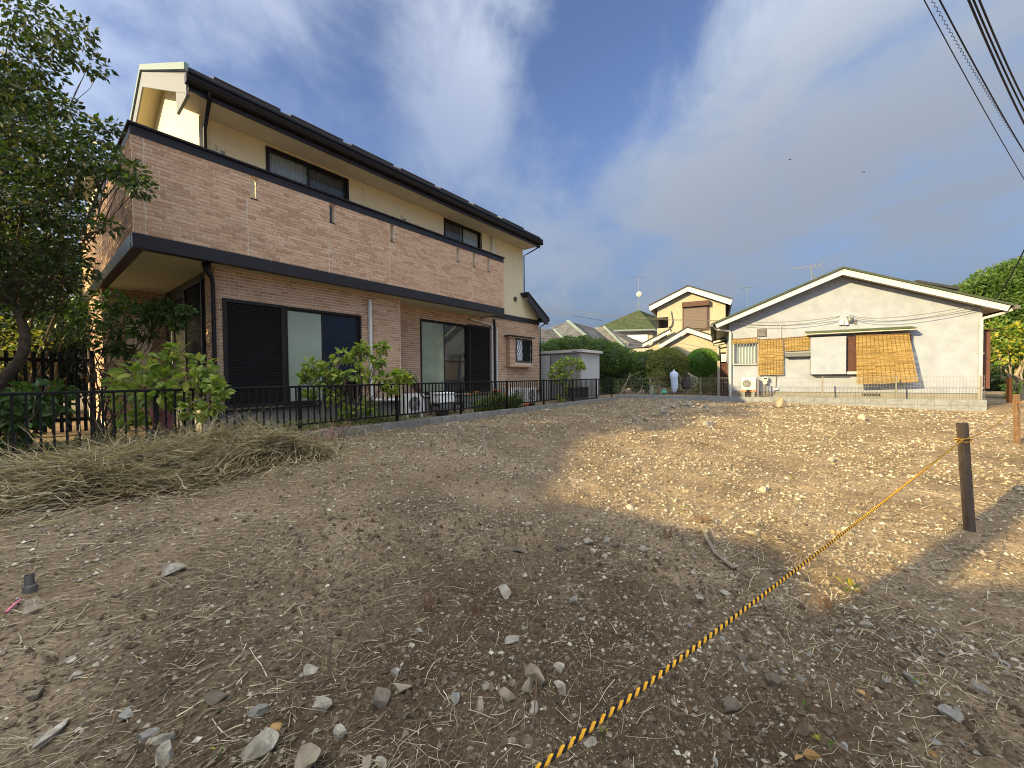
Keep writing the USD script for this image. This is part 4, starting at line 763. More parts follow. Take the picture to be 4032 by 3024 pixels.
m = min(rc(wl), rc(wr))-.3; cb.add([(wl, f0, m), (wr, f0, m), (wr, f0, rc(wr)-.2), (ap[0], f0, ap[2]-.2), (wl, f0, rc(wl)-.2)], [(0, 1, 2), (0, 2, 3), (0, 3, 4)])
for x in (wl, wr): cb.quad((x, f0, z0), (x, f0+8, z0), (x, f0+8, rc(x)-.2), (x, f0, rc(x)-.2))
CH.part('wall', cb, 'cream_house_wall')
r1 = CH.part('roof', MB().prism([(le[0], le[1]), (ap[0], ap[2]), (re[0], re[1]), (re[0], re[1]-.09), (ap[0], ap[2]-.09), (le[0], le[1]-.09)], 'y', CN-.04, f0+8.4), 'dark_roof')
for e in (le, re): CH.part('bargeboard', MB().prism([(e[0], e[1]-.095), (ap[0]+(.003 if e is re else -.003), ap[2]-.095), (ap[0]+(.003 if e is re else -.003), ap[2]-.40), (e[0]+(.1 if e is le else -.1), e[1]-.40+.0)], 'y', CN, CN+.04), 'white_barge', r1)
CH.part('fascia', MB().box(re[0]-.12, re[0]-.02, CN+.06, f0+8.3, re[1]-.36, re[1]-.11), 'white_barge', r1)
CH.part('fascia', MB().box(le[0]+.02, le[0]+.12, CN+.06, f0+8.3, le[1]-.36, le[1]-.11), 'white_barge', r1)
a, b = cp(2692, 1211, f0), cp(2784, 1291, f0)
sh = CH.part('shutter', MB().box(a[0], b[0], f0-.08, f0-.001, b[2], a[2]-.02), 'shutter_tan'); CH.part('shutter_box', MB().box(a[0]-.08, b[0]+.14, f0-.28, f0-.001, a[2]-.01, a[2]+.30), 'wood_brown', sh)
CH.part('shutter_frame', MB().box(a[0]-.07, a[0]-.01, f0-.10, f0-.001, b[2]-.06, a[2]-.03).box(b[0]+.01, b[0]+.09, f0-.10, f0-.001, b[2]-.06, a[2]-.03).box(a[0]-.07, b[0]+.09, f0-.11, f0-.002, b[2]-.12, b[2]-.062), 'wood_brown', sh)
for k in range(14):
    zk = b[2]+(k+.5)*(a[2]-.03-b[2])/14; CH.part('slat', MB().box(a[0]+.01, b[0]-.01, f0-.092, f0-.0805, zk-.045, zk+.04), 'shutter_tan', sh)
sw = cp(2868, 1210)
CH.part('side_window', MB().box(wr, wr+.06, f0+1.0, f0+2.6, rc(wr)-1.5, rc(wr)-.55), 'shutter_tan')
p = [cp(x, y, f0-.12) for x, y in ((2638, 1224), (2645, 1262), (2642, 1280), (2632, 1290))]; CH.part('pipe', MB().tube([(q[0], f0-.1, q[2]) for q in p], .06, 8), 'cream_house_wall', smooth=40)
def low_gable(apex, left, right, n, back, th):
    A_, L_, R_ = cp(*apex, n), cp(*left, n), cp(*right, n); parts = []
    poly = [(L_[0], L_[2]), (A_[0], A_[2]), (R_[0], R_[2])]; low = [(x, z-th) for x, z in poly[::-1]]
    CH.part('porch_roof', MB().prism([(x, z+.02) for x, z in poly]+[(x, z-.07) for x, z in poly[::-1]], 'y', n-.03, n+back), 'dark_roof')
    CH.part('bargeboard', MB().prism([(x, z-.075) for x, z in poly]+[(x, z-th) for x, z in poly[::-1]], 'y', n, n+.04), 'white_barge')
    CH.part('porch_wall', MB().prism([(poly[0][0]+.3, z0), (poly[0][0]+.3, poly[0][1]-th), (A_[0], A_[2]-th), (poly[2][0]-.3, poly[2][1]-th), (poly[2][0]-.3, z0)], 'y', n+.30, n+back), 'cream_house_wall')
low_gable((2706, 1286), (2596, 1352), (2868, 1340), 25.6, 1.9, .33)
low_gable((2638, 1294), (2530, 1350), (2640, 1296), 26.6, 1.0, .28)
# green hip-roofed house with aerial
GN = 37.0
gp = lambda x, y, n=GN: at_depth(x, y, n)
GH = Thing('green_roof_house', 'house with a mossy green hipped roof behind the grey slate roofs', 'house', tuple(gp(2500, 1400)*[1, 1, 0]+[0, 0, .5]), FREE)
A0 = gp(2515, 1222, 40); E1, E2, E3 = gp(2330, 1300, 37), gp(2580, 1293, 36), gp(2700, 1290, 43); E4 = gp(2420, 1300, 47)
A1 = A0+(E4-E1)*.25*0; g1 = tri_roof(GH, 'roof', [E1, E2, A0], 'roof_moss'); tri_roof(GH, 'roof', [E2, E3, A0], 'roof_moss'); tri_roof(GH, 'roof', [E3, E4, A0], 'roof_moss'); tri_roof(GH, 'roof', [E4, E1, A0], 'roof_moss')
tiles(GH, E1, E2, A0+(E2-E1)*.01, A0, 18, 34, 'roof_moss', g1, 1, .05); tiles(GH, E2, E3, A0+(E3-E2)*.01, A0, 18, 30, 'roof_moss', g1, 2, .05)
ins = lambda p, k: np.array([*(A0+(p-A0)*k)[:2], 0])
w1, w2, w3, w4 = (ins(q, .86) for q in (E1, E2, E3, E4)); wallm = MB(); zt = E2[2]-.15
for a, b in ((w1, w2), (w2, w3), (w3, w4), (w4, w1)): wallm.quad((*a[:2], .5), (*b[:2], .5), (*b[:2], zt), (*a[:2], zt))
GH.part('wall', wallm, 'green_house_wall'); d = (w2-w1)/np.linalg.norm(w2-w1); nrm = np.array([d[1], -d[0], 0])
GH.part('gutter', MB().bar(E1+[0, 0, -.1], E2+[0, 0, -.1], .16, .14).bar(E2+[0, 0, -.1], E3+[0, 0, -.1], .16, .14), 'verge_flashing', g1)
for f_, mname, hh in ((.62, 'frame_dark', 1.0), (.66, 'glass', .9)):
    c = w1+(w2-w1)*.72+nrm*(.05 if mname == 'glass' else .03); GH.part('window' if mname != 'glass' else 'pane', MB().bar((*(c-d*.9)[:2], zt-.75), (*(c+d*.9)[:2], zt-.75), .06, hh), 'frame_dark' if mname != 'glass' else 'curtain_upper')
def aerial(name, label, foot, hgt, build):
    t = Thing(name, label, 'aerial', tuple(foot), FREE); t.part('mast', MB().tube([foot, foot+[0, 0, hgt]], .015, 6), 'alu'); build(t, foot, hgt); return t
def dish_aerial(t, f, h):
    t.part('boom', MB().bar(f+[-.75, 0, h], f+[.7, 0, h], .025).bar(f+[-.65, 0, h-.85], f+[.55, 0, h-.85], .025), 'alu')
    for k in np.linspace(-.6, .6, 5): t.part('element', MB().bar(f+[k, -.35, h+.03], f+[k, .35, h+.03], .014), 'alu')
    v, q = ICO2.vertices, ICO2.faces; t.part('dish', MB().add(np.array(v)*[.29, .06, .29]+f+[0, -.18, h-1.75], q), 'white_paint', smooth=True)
    for a in (-.35, .35): t.part('brace', MB().bar(f+[a, 0, -.25], f+[0, 0, .55], .03), 'alu')
aerial('television_aerial', 'aerial mast with a round white dish on the green hipped roof', A0+[0, 0, -.05], 3.4, dish_aerial)
# grey slate hipped roofs, nearer
SH = Thing('slate_roof_house', 'low house with weathered grey slate hipped roofs and pale hip caps', 'house', tuple(at_depth(2250, 1420, 27)*[1, 1, 0]+[0, 0, .5]), FREE)
S = lambda x, y, d: at_depth(x, y, d)
a0, a1, a2, a3, a4 = S(2236, 1265, 30), S(2130, 1300, 30), S(2330, 1345, 25.5), S(2200, 1335, 26), S(2090, 1335, 26)
b0, b1 = S(2378, 1288, 30), S(2335, 1290, 31)
r = tri_roof(SH, 'roof', [S(2165, 1290, 30), a0, a2, S(2215, 1372, 25)], 'roof_slate'); tri_roof(SH, 'roof', [a0, b1, S(2470, 1385, 27), a2], 'roof_slate'); tri_roof(SH, 'roof', [b0, b1, S(2450, 1390, 26.5), S(2480, 1350, 26.2)], 'roof_slate'); tri_roof(SH, 'roof', [b0, S(2572, 1366, 27), S(2462, 1372, 25.5)], 'roof_slate')
tri_roof(SH, 'roof', [S(2060, 1285, 29), S(2182, 1300, 29), S(2222, 1340, 26), S(2060, 1345, 26)], 'roof_slate')
tiles(SH, S(2215, 1374, 25), a2, a0, S(2165, 1290, 30), 16, 22, 'roof_slate', r, 3, .035); tiles(SH, a2, S(2470, 1385, 27), b1, a0, 16, 22, 'roof_slate', r, 4, .035); tiles(SH, S(2462, 1374, 25.5), S(2572, 1366, 27), b0+[.05, 0, 0], b0, 14, 18, 'roof_slate', r, 5, .035); tiles(SH, S(2060, 1346, 26), S(2222, 1341, 26), S(2182, 1300, 29), S(2060, 1285, 29), 12, 18, 'roof_slate', r, 6, .035)
for p_, q_, w_ in ((a0, a2, .22), (b0, S(2462, 1372, 25.5), .14), (S(2182, 1300, 29), S(2222, 1340, 26), .16)): SH.part('hip_cap', MB().bar(p_+[0, 0, .06], q_+[0, 0, .06], w_, .08), 'hip_cap', r)
SH.part('wall', MB().box(*[min(S(2100, 1400, 30)[0], S(2100, 1400, 26)[0])+.6, S(2500, 1400, 28)[0]], 26.6, 31, .4, 3.0), 'green_house_wall')
p = [S(x, y, 44) for x, y in ((2064, 1280), (2066, 1272), (2100, 1292), (2110, 1300))]
single('far_roof_gable', MB().add([S(2040, 1262, 40), S(2066, 1268, 40), S(2116, 1296, 40), S(2040, 1300, 40), S(2040, 1262, 44), S(2066, 1268, 44), S(2116, 1296, 44), S(2040, 1300, 44)], [(0, 1, 2), (0, 2, 3), (0, 4, 5), (0, 5, 1), (1, 5, 6), (1, 6, 2), (4, 7, 6), (4, 6, 5)]), 'cream_house_wall', 'sliver of cream gable far behind the slate roofs', 'gable')
# aerials on and behind the white house
def yagi(t, f, h):
    d = RW[:, 0]*1.0; c = f+[0, 0, h]; t.part('boom', MB().bar(c-d*.68+[0, 0, -.01], c+d*.36+[0, 0, .03], .018), 'alu')
    for k in range(17):
        q = c+d*(-.66+k*.058); e = .06+.003*k; t.part('element', MB().bar(q-[0, 0, e], q+[0, 0, e], .009), 'alu')
    for s in (-1, 1): t.part('reflector', MB().bar(c+d*.30+[0, 0, .02], c+d*.38+[0, 0, .17*s], .014), 'alu')
    t.part('loop', MB().tube([c+[.1, 0, -.35], c+[.16, 0, -.45], c+[.1, 0, -.55]], .015, 6), 'alu')
f = RW@np.array([white_at(3195, 1106, 20.8)[0], 20.8, rz(white_at(3195, 1106, 20.8)[0])-.02]); q = on_plane(3192, 1050, RW[:, 1], 20.8)
aerial('television_aerial', 'fishbone television aerial on the green roof of the white house', f, q[2]-f[2], yagi)
def fork(t, f, h):
    for a in (-.9, -.5, .8): t.part('element', MB().bar(f+[0, 0, h], f+[a, .2, h-.05+abs(a)*.06], .03), 'alu')
f = at_depth(2944, 1225, 40)+[0, 0, -1.5]; aerial('television_aerial', 'thin bare mast aerial rising behind the left eave of the white house', f, 3.9, fork)
# ------------------------------------------------------------------ plants
def limb(a, b, r0, r1, bend=.12, n=5, r=rng, sides=6):
    a, b = np.asarray(a, float), np.asarray(b, float); t = np.linspace(0, 1, n)[:, None]; p = a+(b-a)*t; L_ = np.linalg.norm(b-a)
    p[1:-1] += r.normal(0, bend*L_*.5, (n-2, 3)); return p, np.linspace(r0, r1, n)
def in_ball(n, c, rad, r=rng, shell=0.0, squash=(1, 1, 1)):
    d = _dirs(n, r); q = r.uniform(shell**3, 1, n)**(1/3); return np.asarray(c)+d*q[:, None]*rad*np.asarray(squash), d
class Plant(Thing):
    def grow(s, stems, parts, bark='bark', stem_name='stem', sides=6, merge=True):
        mb = MB()
        for p, r in stems: mb.tube(p, r, sides)
        if not mb.empty(): s.part(stem_name, mb, bark, smooth=40)
        for nm, mt, vf in parts: s.part(nm, MB().add(*vf), mt)
def stack(lst):
    mb = MB()
    for v, f in lst: mb.add(v, f)
    return mb.arr()
def bush(name, label, cat, foot, clusters, leaf, per, mt, seed, bark='bark_pale', stem_r=.014, fancy=False, droop=.35, wide=1.0, group=None, shell=.0, squash=(1, 1, .85), up=.6, spare=0):
    """stems from the foot to each cluster (centre, radius); leaves through each cluster's volume"""
    r = np.random.default_rng(seed); foot = np.asarray(foot, float); t = Plant(name, label, cat, foot, 0, group); stems, lv = [], []
    for c, rad in clusters:
        c = np.asarray(c, float); p, q = limb(foot+r.normal(0, .06, 3)*[1, 1, 0], c, stem_r, stem_r*.4, .13, 5, r); stems.append((p, q))
        for _ in range(3 if spare == 0 else spare):
            e, _d = in_ball(1, c, rad*.9, r); stems.append(limb(p[3], e[0], stem_r*.45, stem_r*.18, .12, 4, r))
        pts, d = in_ball(int(per), c, rad, r, shell, squash); lv.append(leaves(pts, leaf, droop, d, wide, fancy, r, up))
    t.grow(stems, [('foliage', mt, stack(lv))], bark); return t
P3 = at_depth
# --- the tree on the left: leaning trunk, wide layered crown of small leaves
r = np.random.default_rng(5)
T = Plant('crape_myrtle_tree', 'tall leafy tree with a leaning bare trunk at the left edge, behind the black fence', 'tree', tuple(P3(-60, 1640, 5.3)*[1, 1, 0]+[0, 0, .45]), 0)
TD = 5.3
trunk = [P3(-75, 1760, TD), P3(-25, 1560, TD), P3(25, 1480, TD), P3(78, 1420, TD), P3(95, 1370, TD), P3(100, 1319, TD), P3(82, 1259, TD), P3(54, 1205, TD), P3(22, 1129, TD+.05), P3(-5, 1060, TD+.1), P3(-40, 900, TD+.2), P3(-30, 650, TD+.3), P3(-20, 380, TD+.3)]
stems = [(np.array(trunk), np.array([.085, .075, .066, .06, .058, .055, .047, .042, .04, .036, .03, .02, .01]))]
tips = []
def tip(x, y, d, rad=.36, n=240, root=None): tips.append((P3(x, y, d), rad, n, root))
for x, y, d, rr, n in [(290, 120, 5.1, .24, 110), (352, 250, 5.0, .20, 90), (150, 90, 5.2, .36, 190), (60, 40, 5.3, .4, 220), (20, 200, 5.3, .45, 300), (120, 240, 5.2, .34, 190), (215, 190, 5.1, .24, 120), (30, 350, 5.3, .42, 300), (150, 370, 5.1, .3, 190), (250, 420, 5.0, .18, 80),
                       (60, 470, 5.3, .42, 330), (180, 520, 5.0, .34, 240), (280, 560, 4.9, .28, 180), (370, 520, 4.8, .22, 110), (420, 495, 4.8, .13, 50), (330, 620, 4.8, .30, 210), (430, 640, 4.7, .24, 140), (505, 670, 4.6, .18, 90), (548, 735, 4.55, .14, 70), (480, 700, 4.6, .15, 80),
                       (80, 620, 5.3, .45, 380), (200, 650, 5.1, .38, 300), (270, 720, 5.0, .32, 220), (120, 760, 5.2, .40, 320), (30, 760, 5.4, .45, 340), (210, 820, 5.0, .34, 230), (330, 860, 4.8, .22, 110), (420, 885, 4.7, .13, 45), (90, 890, 5.3, .4, 260), (250, 920, 5.0, .28, 150), (20, 960, 5.4, .38, 220), (150, 990, 5.1, .34, 200), (260, 1010, 4.95, .24, 110), (330, 1060, 4.85, .16, 55), (80, 1090, 5.3, .34, 180), (200, 1110, 5.05, .26, 120), (20, 1180, 5.5, .3, 120), (150, 1200, 5.2, .22, 90)]: tip(x, y, d, rr, n)
for k in range(64):                                                   # the crown goes on out of the frame to the left
    a = r.uniform(0, 1); x = r.uniform(-900, -20); y = r.uniform(230, 1080); tip(x, y, r.uniform(5.0, 7.6), .48, 260)
k = 0
while k < 46:                                                          # the near, unseen side of the crown
    q = np.array([-7.2, 5.5, 4.9])+_dirs(1, r)[0]*2.7*r.random()**(1/3); z = (q-C0)@CAM_F
    if z < .5 or 2016+FOCAL_PX*((q-C0)@CAM_R)/z < -260: tips.append((q, .5, 260, None)); k += 1
for k in range(16): tip(r.uniform(-40, 330), r.uniform(350, 1150), r.uniform(5.7, 6.6), .36, 200)
lv, big, ynum = [], [], []
TP = np.array(trunk)
for c, rad, n, root in tips:
    k = int(np.argmin(np.linalg.norm(TP[6:]-(c-[0, 0, .9]), axis=1)))+6; p, q = limb(TP[k], c, .018, .005, .10, 5, r); stems.append((p, q*.62))
    for _ in range(2): e, _d = in_ball(1, c, rad, r); stems.append(limb(p[3], e[0], .004, .0015, .1, 3, r))
    pts, d = in_ball(int(n*1.4), c, rad, r, 0, (1, 1, .75)); lv.append(leaves(pts, .075, .3, d, 1.05, False, r, .5))
T.grow([stems[0]], [('crown', 'leaf_crape', stack(lv))], 'bark', 'trunk', 9)
mb = MB()
for p, q in stems[1:]: mb.tube(p, q, 5, False)
T.part('branch', mb, 'bark', kind='stuff')
# --- greenery behind it: dark evergreen wall, yellow maple, in the garden beyond
def mass(name, label, cat, boxes, per, leaf, mt, seed, trunk=None, bark='bark', wide=1.0, group=None):
    r = np.random.default_rng(seed); cs = [np.asarray(c) for c, _ in boxes]; foot = np.mean(cs, 0)*[1, 1, 0]+[0, 0, .4] if trunk is None else np.asarray(trunk, float); t = Plant(name, label, cat, foot, 0, group)
    lv, st = [], []
    for c, rad in boxes:
        pts, d = in_ball(int(per*(rad**2)), c, rad, r, .35, (1, 1, .9)); lv.append(leaves(pts, leaf, .3, d, wide, False, r)); st.append(limb(foot, c, .05, .012, .08, 5, r))
    t.grow(st, [('crown', mt, stack(lv))], bark, 'trunk'); return t
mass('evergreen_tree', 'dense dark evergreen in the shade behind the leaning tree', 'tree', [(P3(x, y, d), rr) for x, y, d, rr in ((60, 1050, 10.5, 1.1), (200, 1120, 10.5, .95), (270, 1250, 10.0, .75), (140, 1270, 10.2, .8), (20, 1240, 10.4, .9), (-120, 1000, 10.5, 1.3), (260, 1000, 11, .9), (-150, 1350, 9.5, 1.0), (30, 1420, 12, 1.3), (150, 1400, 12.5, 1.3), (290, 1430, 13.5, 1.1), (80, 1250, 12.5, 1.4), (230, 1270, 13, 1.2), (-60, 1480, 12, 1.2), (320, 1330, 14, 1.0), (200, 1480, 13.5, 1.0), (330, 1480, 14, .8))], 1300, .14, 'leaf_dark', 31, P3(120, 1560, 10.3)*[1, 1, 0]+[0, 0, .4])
mass('maple_tree', 'yellow-green maple leaves glowing behind the leaning trunk', 'tree', [(P3(x, y, d), rr) for x, y, d, rr in ((20, 1330, 7.4, .42), (110, 1350, 7.3, .28), (-60, 1400, 7.4, .5), (40, 1440, 7.2, .3), (290, 1085, 8.5, .4), (180, 1050, 8.5, .4), (80, 1010, 8.6, .4))], 1300, .085, 'leaf_yellow', 32, P3(-40, 1640, 7.4)*[1, 1, 0]+[0, 0, .42])
# black slatted gate in the shade
GF = house_at(290, 1500, 11.5)
g = Thing('slatted_gate', 'black upright slat gate in the shade beside the brick house', 'gate', (GF[0], 11.5, .45), HOUSE)
for k in range(15): g.part('slat', MB().box(GF[0]-1.35+k*.105, GF[0]-1.30+k*.105, 11.50, 11.52, .5, 2.05), 'fence_black')
g.part('rail', MB().box(GF[0]-1.42, GF[0]+.28, 11.521, 11.55, 1.86, 1.93).box(GF[0]-1.42, GF[0]+.28, 11.521, 11.55, .7, .77), 'fence_black'); g.part('post', MB().box(GF[0]+.22, GF[0]+.29, 11.48, 11.57, .4, 2.1), 'fence_black')
# --- shrubs along the fence, big soft leaves
def pc(pts, d): return [(P3(x, y, d+dd), rr) for x, y, rr, dd in pts]
bush('hydrangea', 'large light-green hydrangea in front of the side shutter of the brick house', 'shrub', P3(640, 1770, 5.7)*[1, 1, 0]+[0, 0, .45], pc([(520, 1480, .17, 0), (600, 1420, .17, .1), (560, 1540, .16, -.1), (640, 1500, .17, 0), (480, 1560, .15, .1), (700, 1390, .13, .2), (660, 1440, .12, .1), (770, 1480, .15, -.1), (800, 1440, .12, 0), (750, 1540, .14, 0), (840, 1510, .08, -.2), (870, 1535, .06, -.2), (600, 1620, .17, 0), (520, 1640, .16, 0), (760, 1620, .12, -.2), (690, 1570, .14, 0), (830, 1600, .08, -.2), (460, 1500, .12, .2), (560, 1460, .15, -.2), (630, 1560, .15, -.3)], 5.6), .13, 33, 'leaf_hydrangea', 41, fancy=True, wide=1.15, group='hydrangeas along the black fence')
bush('hydrangea', 'middle hydrangea with bare forked stems before the dark blue curtain', 'shrub', P3(1360, 1690, 8.2)*[1, 1, 0]+[0, 0, .45], pc([(1230, 1440, .15, 0), (1290, 1440, .16, 0), (1270, 1490, .16, 0), (1350, 1400, .15, .1), (1400, 1410, .15, 0), (1430, 1370, .12, .1), (1500, 1370, .10, .1), (1490, 1420, .11, 0), (1420, 1470, .17, -.1), (1350, 1480, .15, 0), (1500, 1490, .12, 0), (1570, 1475, .10, 0), (1600, 1490, .07, 0), (1200, 1480, .08, 0), (1310, 1560, .14, 0), (1540, 1530, .09, 0), (1220, 1550, .07, 0), (1360, 1620, .1, 0), (1450, 1600, .1, 0)], 8.0), .135, 48, 'leaf_hydrangea', 42, fancy=True, wide=1.1, group='hydrangeas along the black fence', stem_r=.016)
bush('hydrangea', 'small round-leaved shrub in front of the grey storage shed', 'shrub', P3(2250, 1590, 15.2)*[1, 1, 0]+[0, 0, .45], pc([(2190, 1450, .18, 0), (2215, 1430, .18, 0), (2240, 1420, .17, 0), (2270, 1425, .18, 0), (2285, 1440, .15, 0), (2180, 1475, .16, 0), (2230, 1470, .2, 0), (2200, 1500, .17, 0), (2240, 1530, .2, 0), (2215, 1560, .2, 0)], 15.2), .15, 60, 'leaf_hydrangea', 43, wide=1.2, group='hydrangeas along the black fence', stem_r=.02)
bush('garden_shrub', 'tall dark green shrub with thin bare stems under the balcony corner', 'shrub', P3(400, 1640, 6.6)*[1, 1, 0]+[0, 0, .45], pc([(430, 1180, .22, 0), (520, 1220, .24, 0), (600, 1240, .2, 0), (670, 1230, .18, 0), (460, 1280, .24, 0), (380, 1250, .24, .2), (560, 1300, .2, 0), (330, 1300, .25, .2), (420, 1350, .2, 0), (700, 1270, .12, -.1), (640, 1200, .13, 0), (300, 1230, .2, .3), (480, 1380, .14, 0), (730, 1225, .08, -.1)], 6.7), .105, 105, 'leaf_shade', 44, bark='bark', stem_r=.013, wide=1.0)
bush('dead_twigs', 'brown withered hanging leaves on twigs under the dark shrub', 'shrub', P3(380, 1640, 6.4)*[1, 1, 0]+[0, 0, .45], pc([(370, 1410, .12, 0), (400, 1460, .10, 0), (350, 1480, .08, 0), (430, 1430, .08, 0)], 6.4), .09, 22, 'leaf_dead', 45, bark='bark', droop=1.6, wide=.6)
bush('fatsia', 'broad dark leaves low behind the left end of the black fence', 'shrub', P3(60, 1780, 4.9)*[1, 1, 0]+[0, 0, .42], pc([(60, 1580, .22, 0), (140, 1560, .2, 0), (20, 1640, .2, 0), (120, 1640, .2, 0), (200, 1590, .18, .2), (50, 1720, .17, 0), (-40, 1600, .2, 0), (-60, 1700, .2, 0), (230, 1540, .14, .3)], 4.9), .135, 46, 'leaf_shade', 46, fancy=True, wide=1.2)
# undergrowth behind the fence: grass and weeds
def blades(n, u0, u1, v0, v1, h, w, r, lean=.35, seg=4):
    u, v = r.uniform(u0, u1, n), r.uniform(v0, v1, n); p = (RH@np.stack([u, v, 0*u])).T; p[:, 2] = height(p[:, 0], p[:, 1]); az = r.uniform(0, 2*PI, n); L_ = h*r.uniform(.5, 1.2, n)
    d = np.stack([np.cos(az)*lean, np.sin(az)*lean, np.ones(n)], -1)*r.uniform(.8, 1.2, (n, 1)); d /= np.linalg.norm(d, axis=1, keepdims=True); pts = [p]; cur = p
    for k in range(seg): cur = cur+d*(L_/seg)[:, None]; pts.append(cur); d = d+np.stack([np.cos(az)*.28, np.sin(az)*.28, np.full(n, -.30)], -1); d /= np.linalg.norm(d, axis=1, keepdims=True)
    pts = np.stack(pts, 1); s = np.stack([-np.sin(az), np.cos(az), 0*az], -1); W_ = np.array([1, .95, .8, .5, .06])[None, :, None]*w*.5*r.uniform(.6, 1.3, (n, 1, 1))
    vv = np.stack([pts-W_*s[:, None], pts+W_*s[:, None]], 2).reshape(n, -1, 3); f = []
    for k in range(seg): a = 2*k; f += [(a, a+1, a+3), (a, a+3, a+2)]
    return vv.reshape(-1, 3), (np.array(f)[None]+(np.arange(n)*2*(seg+1))[:, None, None]).reshape(-1, 3)
r = np.random.default_rng(61)
single('garden_weeds', MB().add(*blades(2600, -2.2, 5.6, 7.08, 8.4, .46, .016, r)).add(*blades(700, 5.6, 15.5, 7.08, 8.1, .13, .016, r)), 'leaf_blade', 'grass and weeds growing thick along the garden side of the black fence', None, kind='stuff')
single('withered_grass', MB().add(*blades(900, -1.5, 4.4, 6.55, 7.6, .45, .012, r, .5)), 'straw', 'tall withered grass leaning through the black fence', None, kind='stuff')
v, f = blades(9, .0, 1.1, 6.6, 6.9, .75, .055, np.random.default_rng(63), .7); single('green_blade_weed', MB().add(v, f), 'leaf_blade', 'few long bright green leaf blades sticking out between the fence and the heap', 'weed')
dl = Thing('daylily_clump', 'clump of daylilies with orange flowers behind the black fence', 'flowers', (8.8, 7.5, .45), HOUSE); r = np.random.default_rng(64)
v, f = blades(420, 7.9, 9.7, 7.1, 7.7, .85, .035, r, .25); dl.part('leaves', MB().add(v@RH, f), 'leaf_blade')
for x, y in ((1847, 1556), (1876, 1545), (1946, 1536), (1970, 1540), (2001, 1533), (1990, 1548)):
    p = house_at(x, y, 7.4); mb = MB(); dl.part('stalk', MB().tube([(p[0]+.05, 7.42, .5), (p[0], 7.4, p[2])], .006, 5), 'leaf_blade')
    for a in np.linspace(0, 2*PI, 7)[:-1]: mb.add([(p[0], p[1], p[2]-.02), (p[0]+.05*math.cos(a)-.02*math.sin(a), p[1]+.05*math.sin(a)+.02*math.cos(a), p[2]+.03), (p[0]+.085*math.cos(a), p[1]+.085*math.sin(a), p[2]+.025), (p[0]+.05*math.cos(a)+.02*math.sin(a), p[1]+.05*math.sin(a)-.02*math.cos(a), p[2]+.03)], [(0, 1, 2), (0, 2, 3)])
    dl.part('flower', mb, 'orange_petal')
# --- hedge, clipped bushes and the big trees at the back
def shell_bush(name, label, c, rad, squash, n, leaf, mt, seed, core=True, foot_z=.5, cat='shrub', jag=.06, group=None):
    r = np.random.default_rng(seed); c = np.asarray(c, float); t = Plant(name, label, cat, (c[0], c[1], foot_z), 0, group); d = _dirs(n, r); k = rad*(.90+jag*2*(meshkit.fbm(d*2.2+seed, 3, seed)-.3))*(1-.22*r.uniform(0, 1, n)**2); p = c+d*k[:, None]*squash
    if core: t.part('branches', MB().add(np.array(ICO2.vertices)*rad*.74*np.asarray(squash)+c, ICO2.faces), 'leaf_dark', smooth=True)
    t.grow([(np.array([[c[0], c[1], foot_z], [c[0], c[1], c[2]-.2*rad]]), np.array([.06, .05]))], [('foliage', mt, leaves(p, leaf, .1, d, 1.1, False, r, .3))], 'bark', 'stem'); return t
shell_bush('clipped_bush', 'round olive-green clipped bush left of the bright green globe', P3(2628, 1445, 19.7), 1.06, (1, 1, .98), 9000, .085, 'leaf_olive', 71, jag=.09, group=None)
shell_bush('globe_bush', 'bright green globe-clipped bush in front of the cream house', P3(2766, 1428, 19.4), .84, (1.0, 1.0, .92), 13000, .045, 'leaf_topiary', 72, jag=.03)
r = np.random.default_rng(73); cl = []
for x, y, rr in ((2140, 1395, .62), (2185, 1385, .7), (2240, 1378, .75), (2300, 1375, .78), (2360, 1390, .8), (2415, 1410, .85), (2470, 1430, .8), (2530, 1440, .75), (2390, 1470, .8), (2450, 1480, .75), (2520, 1500, .65), (2400, 1530, .6), (2560, 1420, .6)): cl.append((P3(x, y, 20.8+r.uniform(-.5, .5)), rr))
Hd = Plant('hedge', 'long tall clipped hedge behind the storage shed', 'hedge', tuple(P3(2350, 1540, 21)*[1, 1, 0]+[0, 0, .5]), 0); lv, mbs = [], MB()
for i, (c, rr) in enumerate(cl):
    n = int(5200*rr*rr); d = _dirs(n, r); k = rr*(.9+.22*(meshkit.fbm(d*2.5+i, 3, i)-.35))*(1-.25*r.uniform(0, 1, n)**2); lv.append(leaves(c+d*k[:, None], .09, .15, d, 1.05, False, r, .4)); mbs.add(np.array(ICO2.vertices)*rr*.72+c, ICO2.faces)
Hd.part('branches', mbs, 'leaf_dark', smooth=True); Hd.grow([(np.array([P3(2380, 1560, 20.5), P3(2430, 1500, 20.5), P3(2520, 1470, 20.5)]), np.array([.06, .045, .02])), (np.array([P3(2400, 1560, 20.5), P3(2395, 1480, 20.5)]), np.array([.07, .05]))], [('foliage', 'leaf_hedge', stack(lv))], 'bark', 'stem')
bush('variegated_shrub', 'pale variegated shrub standing by the wire mesh fence left of the folded parasol', 'shrub', P3(2600, 1570, 18.6)*[1, 1, 0]+[0, 0, .55], pc([(2590, 1470, .25, 0), (2570, 1500, .25, 0), (2600, 1510, .25, 0), (2620, 1530, .2, 0), (2580, 1540, .2, 0), (2560, 1480, .2, .3), (2610, 1475, .12, 0)], 18.8), .10, 60, 'leaf_olive', 74)
